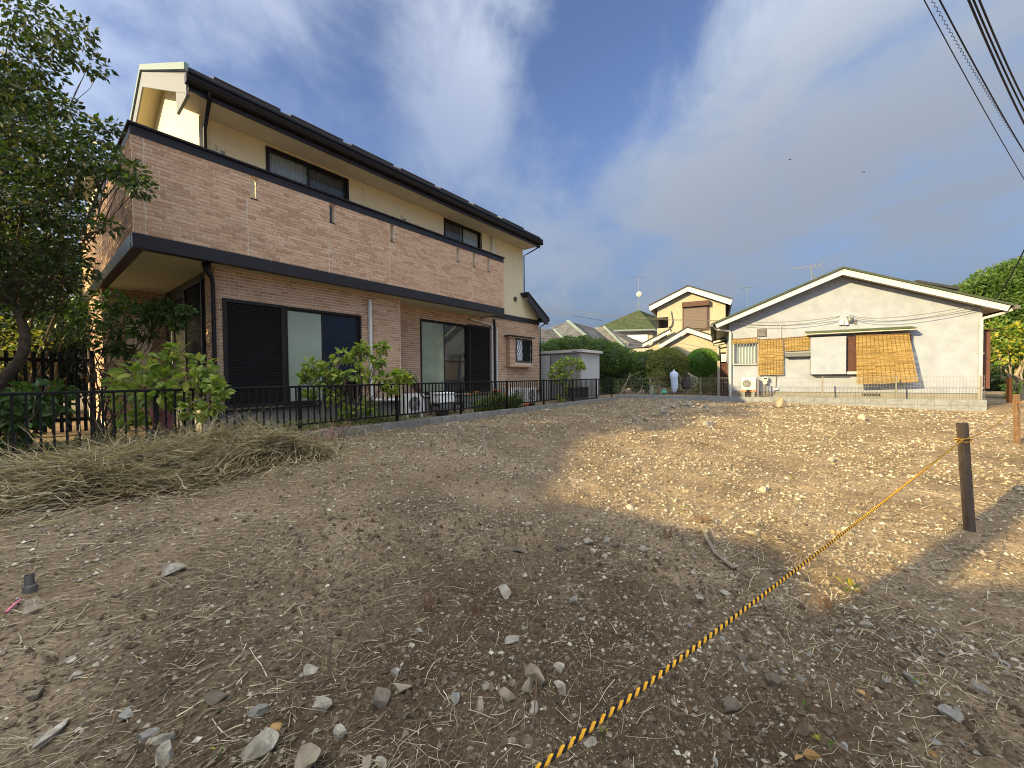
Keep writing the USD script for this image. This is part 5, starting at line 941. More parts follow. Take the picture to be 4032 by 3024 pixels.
bush('low_shrub', 'low reddish green shrub beside the dark board fence', 'shrub', P3(2800, 1570, 18.8)*[1, 1, 0]+[0, 0, .55], pc([(2790, 1510, .3, 0), (2820, 1490, .3, .3), (2810, 1530, .28, 0), (2780, 1540, .25, 0), (2760, 1520, .2, 0), (2835, 1475, .2, .3), (2740, 1550, .25, 0), (2770, 1490, .2, .3), (2800, 1555, .25, 0)], 19.0), .10, 240, 'leaf_olive', 75)
mass('bare_shrub', 'twiggy brown-green shrub between hedge and clipped bush', 'shrub', [(P3(x, y, 20.2), rr) for x, y, rr in ((2490, 1500, .5), (2440, 1520, .45), (2530, 1540, .4), (2560, 1510, .35))], 900, .06, 'leaf_olive', 76, P3(2480, 1575, 20.2)*[1, 1, 0]+[0, 0, .5], 'bark_pale')
# right: big-leaved tree, yellow-leaved shrub with a crooked trunk, dark thicket
c = [(3890, 1190, 2.0, 26), (3960, 1150, 2.1, 26), (4040, 1130, 2.2, 26), (4120, 1120, 2.4, 26), (3930, 1260, 1.9, 25.5), (4020, 1240, 2.0, 25.5), (4110, 1240, 2.2, 25.5), (3860, 1240, 1.6, 26), (3990, 1330, 1.7, 25), (4090, 1350, 1.8, 25), (4009, 1062, .5, 25.5), (3850, 1120, .4, 26), (4200, 1200, 2.4, 26)]
mass('broadleaf_tree', 'big rounded tree rising over the right eave of the white house', 'tree', [(P3(x, y, d), rr) for x, y, rr, d in c], 950, .24, 'leaf_maple', 81, P3(4040, 1540, 25.5)*[1, 1, 0]+[0, 0, .4])
c = [(3925, 1310, .6, 17.5), (3985, 1325, .65, 17.3), (4040, 1330, .6, 17), (3915, 1365, .4, 17.3), (3970, 1385, .5, 17), (4030, 1390, .5, 17), (3930, 1440, .2, 17), (4080, 1350, .6, 17), (3890, 1340, .3, 17.5), (4060, 1430, .4, 17)]
mass('yellow_leaf_tree', 'small tree with yellowing leaves and a crooked pale trunk right of the white house', 'tree', [(P3(x, y, d), rr) for x, y, rr, d in c], 520, .22, 'leaf_lemon', 82, P3(4010, 1590, 17)*[1, 1, 0]+[0, 0, .3], 'bark_pale')
single('crooked_trunk', MB().tube([P3(4012, 1600, 17), P3(4026, 1550, 17), P3(4012, 1500, 17), P3(4000, 1478, 17), P3(4016, 1450, 17), P3(4008, 1400, 17.1)], [.10, .09, .085, .08, .06, .04], 8), 'bark_pale', 'crooked pale bare trunk behind the orange stake', 'tree trunk', smooth=40)
mass('dark_thicket', 'dark shaded thicket behind the crooked trunk', 'bush', [(P3(x, y, d), rr) for x, y, rr, d in ((3930, 1480, 1.3, 24), (4010, 1470, 1.4, 24), (3900, 1420, 1.2, 25), (4090, 1480, 1.5, 23), (3960, 1390, 1.3, 25), (4060, 1400, 1.4, 24.5), (3880, 1520, 1.0, 24.5), (3990, 1530, 1.0, 23.5))], 900, .18, 'leaf_dark', 83)
bush('undergrowth', 'fresh green leafy seedlings between the orange stake and the crooked trunk', 'shrub', P3(3990, 1590, 16.8)*[1, 1, 0]+[0, 0, .3], pc([(3985, 1530, .2, 0), (3995, 1510, .18, 0), (3975, 1555, .15, 0), (3960, 1520, .1, 0)], 16.8), .16, 30, 'leaf_hydrangea', 84)
mass('back_hedge', 'low dark hedge in the shade under the globe bush', 'hedge', [(P3(x, y, d), rr) for x, y, d, rr in ((2640, 1530, 21.5, .7), (2700, 1520, 21.5, .7), (2760, 1515, 21.5, .7), (2810, 1520, 21.3, .55), (2590, 1540, 21.3, .6))], 1500, .09, 'leaf_shade', 91, P3(2700, 1570, 21.5)*[1, 1, 0]+[0, 0, .5])
# ------------------------------------------------------------------ storage shed and garden clutter behind the black fence
S = Thing('storage_shed', 'pale grey steel storage shed with a flat white-edged roof', 'shed', (14.9, 7.6, .5), HOUSE)
S.part('wall', MB().box(14.14, 15.84, 7.62, 10.4, .55, 2.44), 'shed_grey')
for v in (8.35, 9.05, 9.75): S.part('seam', MB().box(14.130, 14.1395, v-.012, v+.012, .6, 2.42), 'pipe_grey')
S.part('corner_post', MB().cbox(14.115, 14.19, 7.60, 7.67, .55, 2.44, .006), 'shed_pale'); S.part('side_panel', MB().box(14.2, 15.8, 7.600, 7.619, .6, 2.42), 'shed_pale')
S.part('roof', MB().cbox(14.03, 15.94, 7.50, 10.5, 2.445, 2.555, .01), 'white_paint'); S.part('roof_rust', MB().box(14.05, 15.92, 7.52, 10.48, 2.557, 2.575), 'rust')
S.part('emblem', MB().box(14.022, 14.0295, 7.75, 7.95, 2.475, 2.51).box(14.022, 14.0295, 7.68, 7.72, 2.475, 2.51), 'pipe_grey'); S.part('base', MB().box(14.2, 15.8, 7.7, 10.3, .42, .549), 'block_new')
single('board', MB().cbox(13.95, 13.98, 9.0, 9.75, .5, 2.36, .004), 'shed_pale', 'plain pale upright board between brick house and shed', 'panel', deg=HOUSE)
pb = Thing('planter_box', 'black box in front of the storage shed', 'box', (13.6, 7.5, .45), HOUSE); pb.part('box', MB().cbox(13.05, 13.65, 7.3, 7.6, .5, 1.02, .01), 'pot_dark'); pb.part('box', MB().cbox(13.67, 14.2, 7.3, 7.6, .5, 1.02, .01), 'pot_dark'); pb.part('lid', MB().cbox(13.03, 14.22, 7.28, 7.62, 1.022, 1.05, .006), 'pot_dark')
ac_unit('air conditioner with round fan standing at the projecting bay of the brick house', 6.05, 6.66, 8.20, 8.46, .56, 1.08, HOUSE, .45, .62)
ac_unit('long air conditioner by the bay window, nearer the white ducts', 10.72, 11.60, 8.72, 9.02, .50, 1.08, HOUSE, .42, 1.0)
ac_unit('air conditioner nearest the right corner of the brick house', 11.72, 12.52, 8.66, 8.96, .50, 1.05, HOUSE, .42, .8)
a = Thing('foam_box', 'white foam box standing on a dark low bench', 'box', (7.3, 8.2, .8), HOUSE); a.part('box', MB().cbox(7.02, 7.60, 8.05, 8.4, .80, 1.03, .012), 'styro'); a.part('lid', MB().cbox(7.0, 7.62, 8.03, 8.42, 1.032, 1.075, .012), 'styro')
a = Thing('garden_bench', 'dark low slatted bench under the white foam box', 'bench', (7.4, 8.2, .45), HOUSE)
for k in range(4): a.part('slat', MB().cbox(6.95, 8.0, 8.0+k*.115, 8.1+k*.115, .765, .797, .004), 'pot_dark')
for u in (7.0, 7.9): a.part('leg', MB().box(u, u+.05, 8.02, 8.07, .42, .764).box(u, u+.05, 8.38, 8.43, .42, .764).box(u, u+.05, 8.071, 8.379, .70, .755), 'pot_dark')
def pot(label, u, v, z, rad, h, m, tilt=0):
    t = Thing('flower_pot', label, 'flower pot', (u, v, z), HOUSE, 'flower pots behind the black fence'); t.part('pot', MB().lathe([(0, 0), (rad*.72, 0), (rad*.95, h*.85), (rad*1.06, h*.85), (rad*1.06, h), (rad*.93, h), (rad*.9, h*.86), (0, h*.86)], 16, (u, v, z)), m, smooth=40); t.part('soil', MB().lathe([(0, h*.862), (rad*.9, h*.862)], 14, (u, v, z)), 'stone_brown')
pot('wide brown flower pot between the bay air conditioner and the bench', 6.85, 7.75, .45, .2, .22, 'pot_dark'); pot('small terracotta flower pot below the long air conditioner', 10.3, 7.6, .45, .13, .16, 'terracotta'); pot('white flower pot right of the daylilies', 9.95, 7.55, .45, .11, .15, 'styro'); pot('dark flower pot beside the terracotta one', 10.65, 7.6, .45, .14, .17, 'pot_dark')
b0, b1, b2 = house_at(1605, 1478, 8.35), house_at(1662, 1562, 8.2), house_at(1728, 1622, 8.0)
br = Thing('broom', 'old reed broom leaning head-up against the bay corner', 'broom', tuple(b2), HOUSE); br.part('handle', MB().tube([b1+(b0-b1)*.2, b2], .018, 7), 'stake_pale'); mb = MB(); r = np.random.default_rng(3)
for k in range(60): o = r.normal(0, .02, 3); mb.bar(b1+o*.4, b0+o*3.2, .008)
br.part('bristles', mb, 'bark', kind='stuff')
p = house_at(640, 1590, 7.6); bk = Thing('pink_bucket', 'pink plastic bucket half hidden behind the large hydrangea', 'bucket', (p[0], 7.6, .5), HOUSE); bk.part('bucket', MB().lathe([(0, .0), (.11, 0), (.15, .34), (.16, .34), (.16, .36), (.14, .36), (.10, .02), (0, .02)], 18, (p[0], 7.6, .78)), 'pink_plastic', smooth=40); bk.part('stand', MB().cbox(p[0]-.15, p[0]+.15, 7.45, 7.75, .44, .779, .006), 'pot_dark')
# ------------------------------------------------------------------ things behind the wire mesh fence
base = P3(2655, 1562, 18.6); z0 = .58; top = P3(2652, 1457, 18.6)
ps = Thing('garden_parasol', 'folded light blue garden parasol standing behind the wire mesh fence', 'parasol', (base[0], base[1], z0), FREE); hh = top[2]-z0; r = np.random.default_rng(9)
prof = [(.03, .08), (.10, .16), (.14, .40), (.145, .62), (.15, .80), (.17, .93), (.13, 1.03), (.05, hh-.06), (.01, hh)]; a = np.linspace(0, 2*PI, 25)[:-1]
V_ = np.array([[(base[0]+q*(1+.16*math.cos(8*t)+.05*math.sin(3*t+z*4))*math.cos(t)+.02*math.sin(z*5), base[1]+q*(1+.16*math.cos(8*t))*math.sin(t), z0+z) for t in a] for q, z in prof]).reshape(-1, 3)
ps.part('canopy', MB().add(V_, [(i*24+j, i*24+(j+1) % 24, (i+1)*24+(j+1) % 24, (i+1)*24+j) for i in range(8) for j in range(24)]), 'parasol_blue', smooth=True); ps.part('pole', MB().tube([(base[0], base[1], z0-.1), (base[0], base[1], top[2]+.05)], .02, 8), 'wood_grey')
q = RW[:, 0]; ps.part('strut', MB().bar((base[0], base[1], z0+1.05)+q*.14, (base[0], base[1], z0+.62)+q*.33, .03).bar((base[0], base[1], z0+.62)+q*.33, (base[0], base[1], z0+.66)+q*.10, .02), 'wood_grey')
ps.part('finial', MB().lathe([(0, 0), (.03, 0), (.012, .06), (0, .07)], 8, (base[0], base[1], top[2])), 'white_paint')
base = P3(2702, 1562, 19.2); top = P3(2703, 1466, 19.2); dk = Thing('garden_parasol', 'dark folded parasol in the shade right of the light blue one', 'parasol', (base[0], base[1], .58), FREE); hh = top[2]-.58
prof = [(.02, .15), (.16, .22), (.22, .5), (.17, .9), (.08, hh-.12), (.01, hh)]; V_ = np.array([[(base[0]+q_*(1+.15*math.cos(7*t))*math.cos(t), base[1]+q_*(1+.15*math.cos(7*t))*math.sin(t), .58+z) for t in a] for q_, z in prof]).reshape(-1, 3)
dk.part('canopy', MB().add(V_, [(i*24+j, i*24+(j+1) % 24, (i+1)*24+(j+1) % 24, (i+1)*24+j) for i in range(5) for j in range(24)]), 'parasol_dark', smooth=True); dk.part('pole', MB().tube([(base[0], base[1], .5), (base[0], base[1], top[2]+.03)], .02, 6), 'wood_grey')
c = P3(2615, 1555, 18.4); hr = Thing('hose_reel', 'green garden hose reel on a pale frame behind the mesh fence', 'hose reel', (c[0], c[1], .58), WHITE*0); fr = MB(); X_, N_ = RW[:, 0], RW[:, 1]; c = np.array([c[0], c[1], .58])
fr.tube([c-X_*.13, c-X_*.13+[0, 0, .22], c-X_*.09+[0, 0, .26], c+X_*.09+[0, 0, .26], c+X_*.13+[0, 0, .22], c+X_*.13], .014, 7); hr.part('frame', fr, 'white_paint', smooth=40)
mb = MB(); t = np.linspace(0, 12*2*PI, 260); mb.tube(c+X_[None]*np.linspace(-.075, .075, 260)[:, None]+.085*(np.sin(t)[:, None]*N_[None]+np.cos(t)[:, None]*np.array([[0, 0, 1.]]))+[0, 0, .11], .010, 5); hr.part('hose_coil', mb, 'hose_green', smooth=True); hr.part('drum', MB().bar(c-X_*.09+[0, 0, .11], c+X_*.09+[0, 0, .11], .12), 'hose_green')
c = P3(2568, 1560, 18.5); mb = MB()
for k in range(3): t = np.linspace(0, PI, 14); o = .03*k; mb.tube(np.stack([c[0]-.10-o+.22*t/PI+o, np.full(14, c[1]+.02*k), .56+(.32+.04*k)*np.sin(t)], -1), .012, 6)
mb.tube([(c[0]+.15, c[1], .58), (c[0]+.35, c[1]-.1, .575), (c[0]+.55, c[1]-.05, .575)], .012, 6); single('garden_hose', mb, 'hose_green', 'loose green hose looped over the grey stump post', 'hose', smooth=True)
c = P3(2567, 1562, 18.45); single('stump_post', MB().cbox(c[0]-.05, c[0]+.05, c[1]-.05, c[1]+.05, .5, P3(2567, 1520, 18.45)[2], .01), 'wood_grey', 'short grey post with the green hose over it', 'post')
for lab, x in (('thin short stake behind the mesh fence near its left end', 2470), ('second thin short stake, right of the cut branch', 2533)):
    c = P3(x, 1562, 18.4); single('garden_stake', MB().cbox(c[0]-.022, c[0]+.022, c[1]-.022, c[1]+.022, .5, P3(x, 1533, 18.4)[2], .004), 'wood_grey', lab, 'stake')
mb = MB().tube([P3(2495, 1562, 18.6), P3(2520, 1545, 18.6), P3(2540, 1538, 18.5)], [.05, .04, .025], 7).tube([P3(2505, 1556, 18.6), P3(2525, 1535, 18.6), P3(2530, 1515, 18.6)], [.04, .03, .02], 7); single('cut_branch', mb, 'bark_pale', 'thick forked cut branch lying behind the mesh fence', 'branch', smooth=40)
mb = MB().tube([P3(2437, 1560, 18.4), P3(2460, 1520, 18.4), P3(2478, 1480, 18.4), P3(2480, 1465, 18.4)], [.03, .025, .02, .012], 6).tube([P3(2474, 1488, 18.4), P3(2490, 1478, 18.4), P3(2535, 1460, 18.6)], [.018, .014, .006], 5); single('pale_branch', mb, 'bark_pale', 'slender pale bent branch leaning on the mesh fence', 'branch', smooth=40)
# dark board fence between the houses
bf = Thing('board_fence', 'dark brown board fence in the gap left of the white house', 'fence', (0, 20.3, .5), WHITE); x0, x1 = white_at(2836, 1500, 20.3)[0], .2
for k, x in enumerate(np.arange(x0, x1+.3, .105)): bf.part('board', MB().box(x, x+.095, 20.3, 20.32, .5, 1.98+.02*(k % 2)), 'wood_brown')
bf.part('rail', MB().box(x0-.05, x1+.3, 20.26, 20.299, 1.45, 1.52).box(x0-.05, x1+.3, 20.26, 20.299, 1.93, 2.0), 'wood_brown'); bf.part('post', MB().cbox(x0-.12, x0-.01, 20.2, 20.32, .4, 2.12, .006), 'wood_grey')
sp = Thing('side_porch', 'narrow pale porch with small roof and gutter between cream and white houses', 'porch', (.3, 22.2, .5), WHITE); sp.part('wall', MB().box(.12, .455, 22.2, 24, .5, 3.1), 'green_house_wall'); sp.part('roof', MB().prism([(-.15, 3.05), (.452, 3.2), (.452, 3.28), (-.15, 3.13)], 'y', 21.9, 24.5), 'white_paint'); sp.part('gutter', MB().tube([(-.1, 21.85, 2.95), (.43, 21.85, 3.05)], .035, 7), 'white_paint'); sp.part('downpipe', MB().tube([(.08, 22.1, 2.95), (.08, 22.1, .5)], .03, 7), 'white_paint'); sp.part('window', MB().box(.18, .40, 22.16, 22.199, 1.5, 2.6), 'frame_dark'); sp.part('meter_box', MB().cbox(.20, .42, 20.8, 20.95, 2.08, 2.45, .02), 'ac_white')
# ------------------------------------------------------------------ marker posts and the black and yellow rope
def stake(label, foot, topp, w, m, name='marker_post', group=None):
    foot, topp = np.asarray(foot, float), np.asarray(topp, float); d = topp-foot; t = Thing(name, label, 'post', tuple(foot), 0, group); h = np.linalg.norm(d); mb = MB(); mb.cbox(-w/2, w/2, -w/2, w/2, -.15, h, .004); v, f = mb.arr(); z = d/h; x = RW[:, 0]*math.cos(.35)+RW[:, 1]*math.sin(.35); x = x-(x@z)*z; x /= np.linalg.norm(x); y = np.cross(z, x)
    t.part('post', MB().add(foot+v[:, :1]*x+v[:, 1:2]*y+v[:, 2:]*z, f), m); return t, x, y, z
g1 = on_ground(3818, 2087); dep = (g1-C0)@CAM_F; tp = P3(3788, 1664, dep+.02); st1, x_, y_, z_ = stake('dark brown square wooden post leaning slightly, with the rope tied round it', g1, tp, .060, 'stake_brown'); tie1 = P3(3792, 1731, dep)
g2 = on_ground(4005, 1754); d2 = (g2-C0)@CAM_F; st2, *_ = stake('pale wooden post at the right edge, farther along the rope', g2, P3(4002, 1552, d2), .062, 'stake_pale'); tie2 = P3(4004, 1585, d2)
g3 = on_ground(3973, 1585); d3 = (g3-C0)@CAM_F; stake('bright orange-painted stake before the crooked trunk', g3, P3(3974, 1487, d3), .10, 'stake_orange', 'marker_stake')
def rope_mesh(path, rad, pitch, phase, strand):
    p = np.asarray(path, float); s = np.concatenate([[0], np.cumsum(np.linalg.norm(np.diff(p, axis=0), axis=1))]); n = int(s[-1]/pitch*10)+2; q = np.linspace(0, s[-1], n); c = np.stack([np.interp(q, s, p[:, k]) for k in range(3)], -1); t = np.gradient(c, axis=0); t /= np.linalg.norm(t, axis=1, keepdims=True)
    a = np.cross(t, [0, 0, 1.]); a /= np.linalg.norm(a, axis=1, keepdims=True); b = np.cross(a, t); th = 2*PI*q/pitch+phase; return MB().tube(c+rad*(np.cos(th)[:, None]*a+np.sin(th)[:, None]*b), strand, 7)
T_ = np.linspace(0, 1, 60)[:, None]; A0_ = P3(2105, 3024, .625); A_ = A0_+(A0_-tie1)*.35; rope_p = A_+(tie1-A_)*T_-np.array([0, 0, 1.])*.006*4*T_*(1-T_)
rp = Thing('rope', 'thick black and yellow twisted rope stretched across the foreground to the brown post', 'rope', tuple(rope_p[0]), 0)
rp.part('strand', rope_mesh(rope_p, .0024, .026, 0, .0031), 'rope_yellow', smooth=True, label='yellow strand'); rp.part('strand', rope_mesh(rope_p, .0026, .026, PI, .0026), 'rope_black', smooth=True, label='black strand')
for k in range(3):
    t = np.linspace(0, 2*PI, 60)[:, None]; o = .048; sq = lambda t: np.clip(1.35*np.cos(t), -1, 1)*x_*o*.82+np.clip(1.35*np.sin(t), -1, 1)*y_*o*.82
    loop = tie1+z_*(.012*(k-1))+sq(t)+z_*.006*np.sin(t+k); rp.part('knot', rope_mesh(loop, .0018, .027, k, .0026), 'rope_yellow' if k != 1 else 'rope_black')
path2 = tie1+(tie2-tie1)*T_-np.array([0, 0, 1.])*.10*4*T_*(1-T_); r2 = Thing('rope', 'same rope running on from the brown post to the pale post at the right edge', 'rope', tuple(path2[0]), 0)
r2.part('strand', rope_mesh(path2, .0024, .029, 0, .0026), 'rope_yellow', smooth=True); r2.part('strand', rope_mesh(path2, .0026, .029, PI, .0030), 'rope_black', smooth=True)
e = P3(4120, 1560, d2+.3); r2.part('strand', rope_mesh([tie2, e], .0030, .029, 0, .0036), 'rope_yellow', smooth=True); r2.part('knot', MB().cbox(tie2[0]-.038, tie2[0]+.038, tie2[1]-.038, tie2[1]+.038, tie2[2]-.007, tie2[2]+.007, .003), 'stake_orange')
# ------------------------------------------------------------------ overhead cables and birds
def cable(label, a, b, d0, d1, rad, sag=.05, e0=-.5, e1=1.6, twist=0):
    p, q = P3(*a, d0), P3(*b, d1); t = np.linspace(e0, e1, 90)[:, None]; c = p+(q-p)*t-np.array([0, 0, sag])*4*t*(1-t); mb = MB()
    if twist: s = np.linspace(0, 1, 420)[:, None]; c = np.stack([np.interp(s[:, 0], t[:, 0], c[:, k]) for k in range(3)], -1); mb.tube(c+twist*np.stack([np.cos(s[:, 0]*300), np.sin(s[:, 0]*300), 0*s[:, 0]], -1), rad, 5)
    else: mb.tube(c, rad, 6)
    single('overhead_cable', mb, 'cable', label, 'cable', smooth=True)
cable('thin overhead cable, leftmost of the bundle at the top right', (3639, 0), (4029, 700), 6.2, 9.8, .0075)
cable('wavy spiral cable wound beside the third overhead line', (3668, 0), (4022, 580), 6.3, 9.0, .0045, twist=.013, e1=1.25)
cable('plain overhead cable just right of the wavy one', (3700, 0), (4032, 597), 6.3, 9.1, .011)
cable('thick overhead cable, first of the three parallel heavy lines', (3814, 0), (4032, 485), 6.6, 9.0, .016)
cable('thick overhead cable, middle of the three parallel heavy lines', (3833, 0), (4032, 436), 6.6, 8.8, .014)
cable('thick overhead cable, rightmost of the three parallel heavy lines', (3856, 0), (4032, 394), 6.6, 8.5, .014)
cable('service cable slanting down from the sky to the right eave of the white house', (4032, 985), (3905, 1195), 13.2, 15.1, .02, .15, -.5, 1.0)
br_ = P3(3895, 1200, 14.9); 
for lab, (x0, y0), (xm, ym), (x1, y1) in (('upper sagging wire along the white wall, left half', (2878, 1263), (3080, 1268), (3300, 1247)), ('lower sagging wire along the white wall, left half', (2905, 1272), (3100, 1280), (3300, 1250)), ('upper sagging wire along the white wall, right half', (3345, 1240), (3520, 1250), (3880, 1196)), ('lower sagging wire along the white wall, right half', (3345, 1243), (3540, 1262), (3890, 1199))):
    p, m_, q = (RW@white_at(x, y, 18.45) for x, y in ((x0, y0), (xm, ym), (x1, y1))); t = np.linspace(0, 1, 24)[:, None]; c = 2*m_-.5*p-.5*q; single('house_wire', MB().tube((1-t)**2*p+2*t*(1-t)*c+t*t*q, .009, 5), 'pipe_grey', lab, 'wire', smooth=True)
for lab, (x0, y0), (xm, ym), (x1, y1) in (('uppermost of the far wires crossing before the cream house', (2120, 1204), (2480, 1246), (2866, 1262)), ('middle of the far wires crossing before the cream house', (2120, 1216), (2440, 1250), (2860, 1264)), ('lowest thin far wire fading behind the slate roof', (2120, 1222), (2240, 1240), (2370, 1262))):
    p, m_, q = P3(x0, y0, 26), P3(xm, ym, 22.5), P3(x1, y1, 18.9); t = np.linspace(0, 1, 30)[:, None]; c = 2*m_-.5*p-.5*q; single('far_wire', MB().tube((1-t)**2*p+2*t*(1-t)*c+t*t*q, .011, 5), 'pipe_grey', lab, 'wire', smooth=True)
def bird(label, x, y, d, roll, up):
    c = P3(x, y, d); t = Thing('bird', label, 'bird', tuple(c), 0); R_, U_ = CAM_R*math.cos(roll)+CAM_U*math.sin(roll), -CAM_R*math.sin(roll)+CAM_U*math.cos(roll); F_ = CAM_F
    body = np.array(ICO1.vertices)*.5; t.part('body', MB().add(c+body[:, :1]*R_*.09+body[:, 1:2]*U_*.09+body[:, 2:]*F_*.3, ICO1.faces), 'bird_dark', smooth=True)
    for s in (-1, 1):
        a = [c+F_*.10, c+s*R_*.16+U_*up*.7+F_*.07, c+s*R_*.34+U_*up*.4, c+s*R_*.16+U_*(up*.7-.03)-F_*.07, c-F_*.10]; v = np.vstack([a, np.array(a)+U_*.025]); t.part('wing', MB().add(v, [(0, 1, 3), (0, 3, 4), (1, 2, 3), (5, 8, 6), (5, 9, 8), (6, 8, 7), (0, 5, 6), (0, 6, 1), (1, 6, 7), (1, 7, 2), (2, 7, 8), (2, 8, 3), (3, 8, 9), (3, 9, 4)]), 'bird_dark')
bird('bird with spread wings in the sky, the higher left one of two', 3112, 629, 55, .25, .14); bird('bird in the sky, the lower right one of two', 3400, 676, 55, .1, -.12)
# ------------------------------------------------------------------ heap of dry cut grass against the fence
PILE = [(-1.6, 6.0, .8, .45, .08), (-.35, 6.05, .7, .5, .11), (.55, 6.1, .7, .52, .20), (1.45, 6.2, .62, .52, .29), (2.15, 6.3, .45, .42, .24), (.9, 5.5, .9, .35, .11), (2.3, 5.75, .5, .35, .11)]
def pile_h(u, v): return sum(h*np.exp(-((u-a)/su)**2-((v-b)/sv)**2) for a, b, su, sv, h in PILE)
heap = Thing('grass_heap', 'long heap of dry straw-coloured cut grass piled along the black fence', 'heap', (.8, 6.1, .4), HOUSE); r = np.random.default_rng(51)
uu, vv = np.meshgrid(np.linspace(-3.2, 3.3, 110), np.linspace(4.8, 6.84, 44), indexing='ij'); w = (RH@np.stack([uu.ravel(), vv.ravel(), 0*uu.ravel()])).T; hz_ = pile_h(uu.ravel(), vv.ravel()); zz = height(w[:, 0], w[:, 1])+hz_*.74-.03+.03*(meshkit.fbm(np.stack([uu.ravel()*5, vv.ravel()*5, 0*hz_], -1), 3, 2)-.5)
i_ = np.arange(110*44).reshape(110, 44); q = np.stack([i_[:-1, :-1], i_[1:, :-1], i_[1:, 1:], i_[:-1, 1:]], -1).reshape(-1, 4)
mat('heap_core', (.085, .06, .033), .95, .05, (.04, .028, .016), 30, .02, 40); heap.part('matted_core', MB().add(np.stack([uu.ravel(), vv.ravel(), zz], -1), q), 'heap_core', smooth=True)  # core coloured dark to stand in for shade between the stalks
n = 15000; u, v = r.uniform(-3.2, 3.2, n*4), r.uniform(4.8, 6.85, n*4); hh = pile_h(u, v); cl = meshkit.fbm(np.stack([u*3.1, v*3.1, 0*u], -1), 3, 4); k = r.uniform(0, .26, n*4) < (hh*.9+.012)*np.clip((cl-.30)*3.6, .38, 1.2); u, v, hh, cl = u[k][:n], v[k][:n], hh[k][:n], cl[k][:n]; n = len(u)
w = (RH@np.stack([u, v, 0*u])).T; p = np.stack([w[:, 0], w[:, 1], height(w[:, 0], w[:, 1])+hh*(.72+.22*r.random(n))+.36*(cl-.45)*np.minimum(hh/.2, 1)+.01], -1)
flow = 5.0*(meshkit.fbm(np.stack([u*1.5, v*1.5, 0*u+7], -1), 2, 5)-.5); az = math.radians(HOUSE)+.2+flow+r.normal(0, .42, n)+PI*r.integers(0, 2, n); leafy = r.random(n) < .3
sv, sf = straws(p, np.where(leafy, r.uniform(.06, .22, n), r.uniform(.15, .55, n)), np.where(leafy, r.uniform(.009, .02, n), r.uniform(.0035, .008, n)), az, .38, .24, r, 4)
heap.part('stalks', MB().add(sv@RH, sf), 'straw', kind='stuff')
n = 600; u = r.normal(1.4, 1.2, n); v = r.normal(6.35, .3, n); v = np.clip(v, 5.4, 6.85); w = (RH@np.stack([u, v, 0*u])).T; p = np.stack([w[:, 0], w[:, 1], height(w[:, 0], w[:, 1])+pile_h(u, v)*.9], -1); sv, sf = straws(p, r.uniform(.2, .5, n), r.uniform(.007, .014, n), None, .75, .32, r, 5); heap.part('loose_stalks', MB().add(sv@RH, sf), 'straw', kind='stuff')
rw = Thing('red_stem_weed', 'withered weed with pink-red stems lying over the old kerb', 'weed', (3.3, 6.6, .5), HOUSE); mb = MB()
for k in range(6): p0 = np.array([2.9+.1*k, 6.4+.05*k, .46]); mb.tube([p0, p0+[.15, r.uniform(-.1, .2), r.uniform(.08, .2)], p0+[.35, r.uniform(-.1, .25), r.uniform(.1, .38)]], [.005, .004, .002], 5)
rw.part('stems', mb, 'pink_plastic', smooth=True); pts, d = in_ball(60, (3.35, 6.6, .6), .28, r, 0, (1.2, .7, .6)); rw.part('leaves', MB().add(*leaves(pts, .05, .8, d, .8, False, r)), 'leaf_dead')
# ------------------------------------------------------------------ stub of pipe, sticks, seedlings, fallen leaves
g = on_ground(117, 2330); d = (g-C0)@CAM_F; tpz = P3(117, 2262, d)[2]; pp_ = Thing('pipe_stub', 'short grey pipe stub with a collar sticking out of the soil at the left', 'pipe', tuple(g), 0); h = tpz-g[2]
pp_.part('pipe', MB().lathe([(.012, -.05), (.021, -.05), (.021, h), (.0155, h), (.0155, h-.06), (.0, h-.06)], 16, g), 'pipe_grey', smooth=30); pp_.part('collar', MB().lathe([(.022, -.03), (.031, -.03), (.031, h*.34), (.026, h*.42), (.022, h*.42)], 16, g), 'pipe_grey', smooth=30)
def stick(label, pts, r0, r1, m='bark_pale', name='stick', lift=.02):
    q = [on_ground(x, y)+[0, 0, lift+z] for x, y, z in pts]; single(name, MB().tube(q, np.linspace(r0, r1, len(q)), 7), m, label, 'stick', smooth=40)
stick('thick pale dead branch lying in the shade near the middle', [(2765, 2095, .03), (2785, 2140, .015), (2815, 2190, .01), (2850, 2220, .01), (2893, 2252, .01)], .014, .017)
stick('thin fork of the dead branch', [(2765, 2100, .04), (2800, 2110, .05), (2820, 2160, .04), (2842, 2170, .05)], .008, .006)
stick('long dark twig lying at the lower left of the foreground', [(1310, 2520, 0), (1290, 2620, 0), (1300, 2690, 0), (1230, 2715, 0)], .004, .003, 'bark')
stick('pink plastic strip on the soil beside the pipe stub', [(25, 2425, 0), (55, 2395, 0), (80, 2375, 0)], .008, .006, 'pink_plastic', 'plastic_strip')
stick('long jointed pale stalk lying to the right of the tan cube stones', [(2100, 2890, .02), (2115, 2700, .03), (2100, 2600, .01), (2160, 2510, .02)], .0032, .0022, 'stake_pale', 'stalk')
stick('long pale stalk lying below the brown wedge stone', [(1630, 2760, .01), (1735, 2930, .01)], .0028, .002, 'stake_pale', 'stalk')
stick('slender straw stalk slanting across the dark soil at the lower left', [(330, 2710, .01), (460, 2600, .02), (590, 2480, .03)], .003, .002, 'stake_pale', 'stalk')
r = np.random.default_rng(55)
def seedling(label, x, y, n, size, m='leaf_lemon'):
    g = on_ground(x, y); pts, d = in_ball(n, g+[0, 0, .03], size*.7, r, 0, (1, 1, .5)); single('seedling', MB().add(*leaves(pts, size, -.2, d, .8, False, r)), m, label, 'weed')
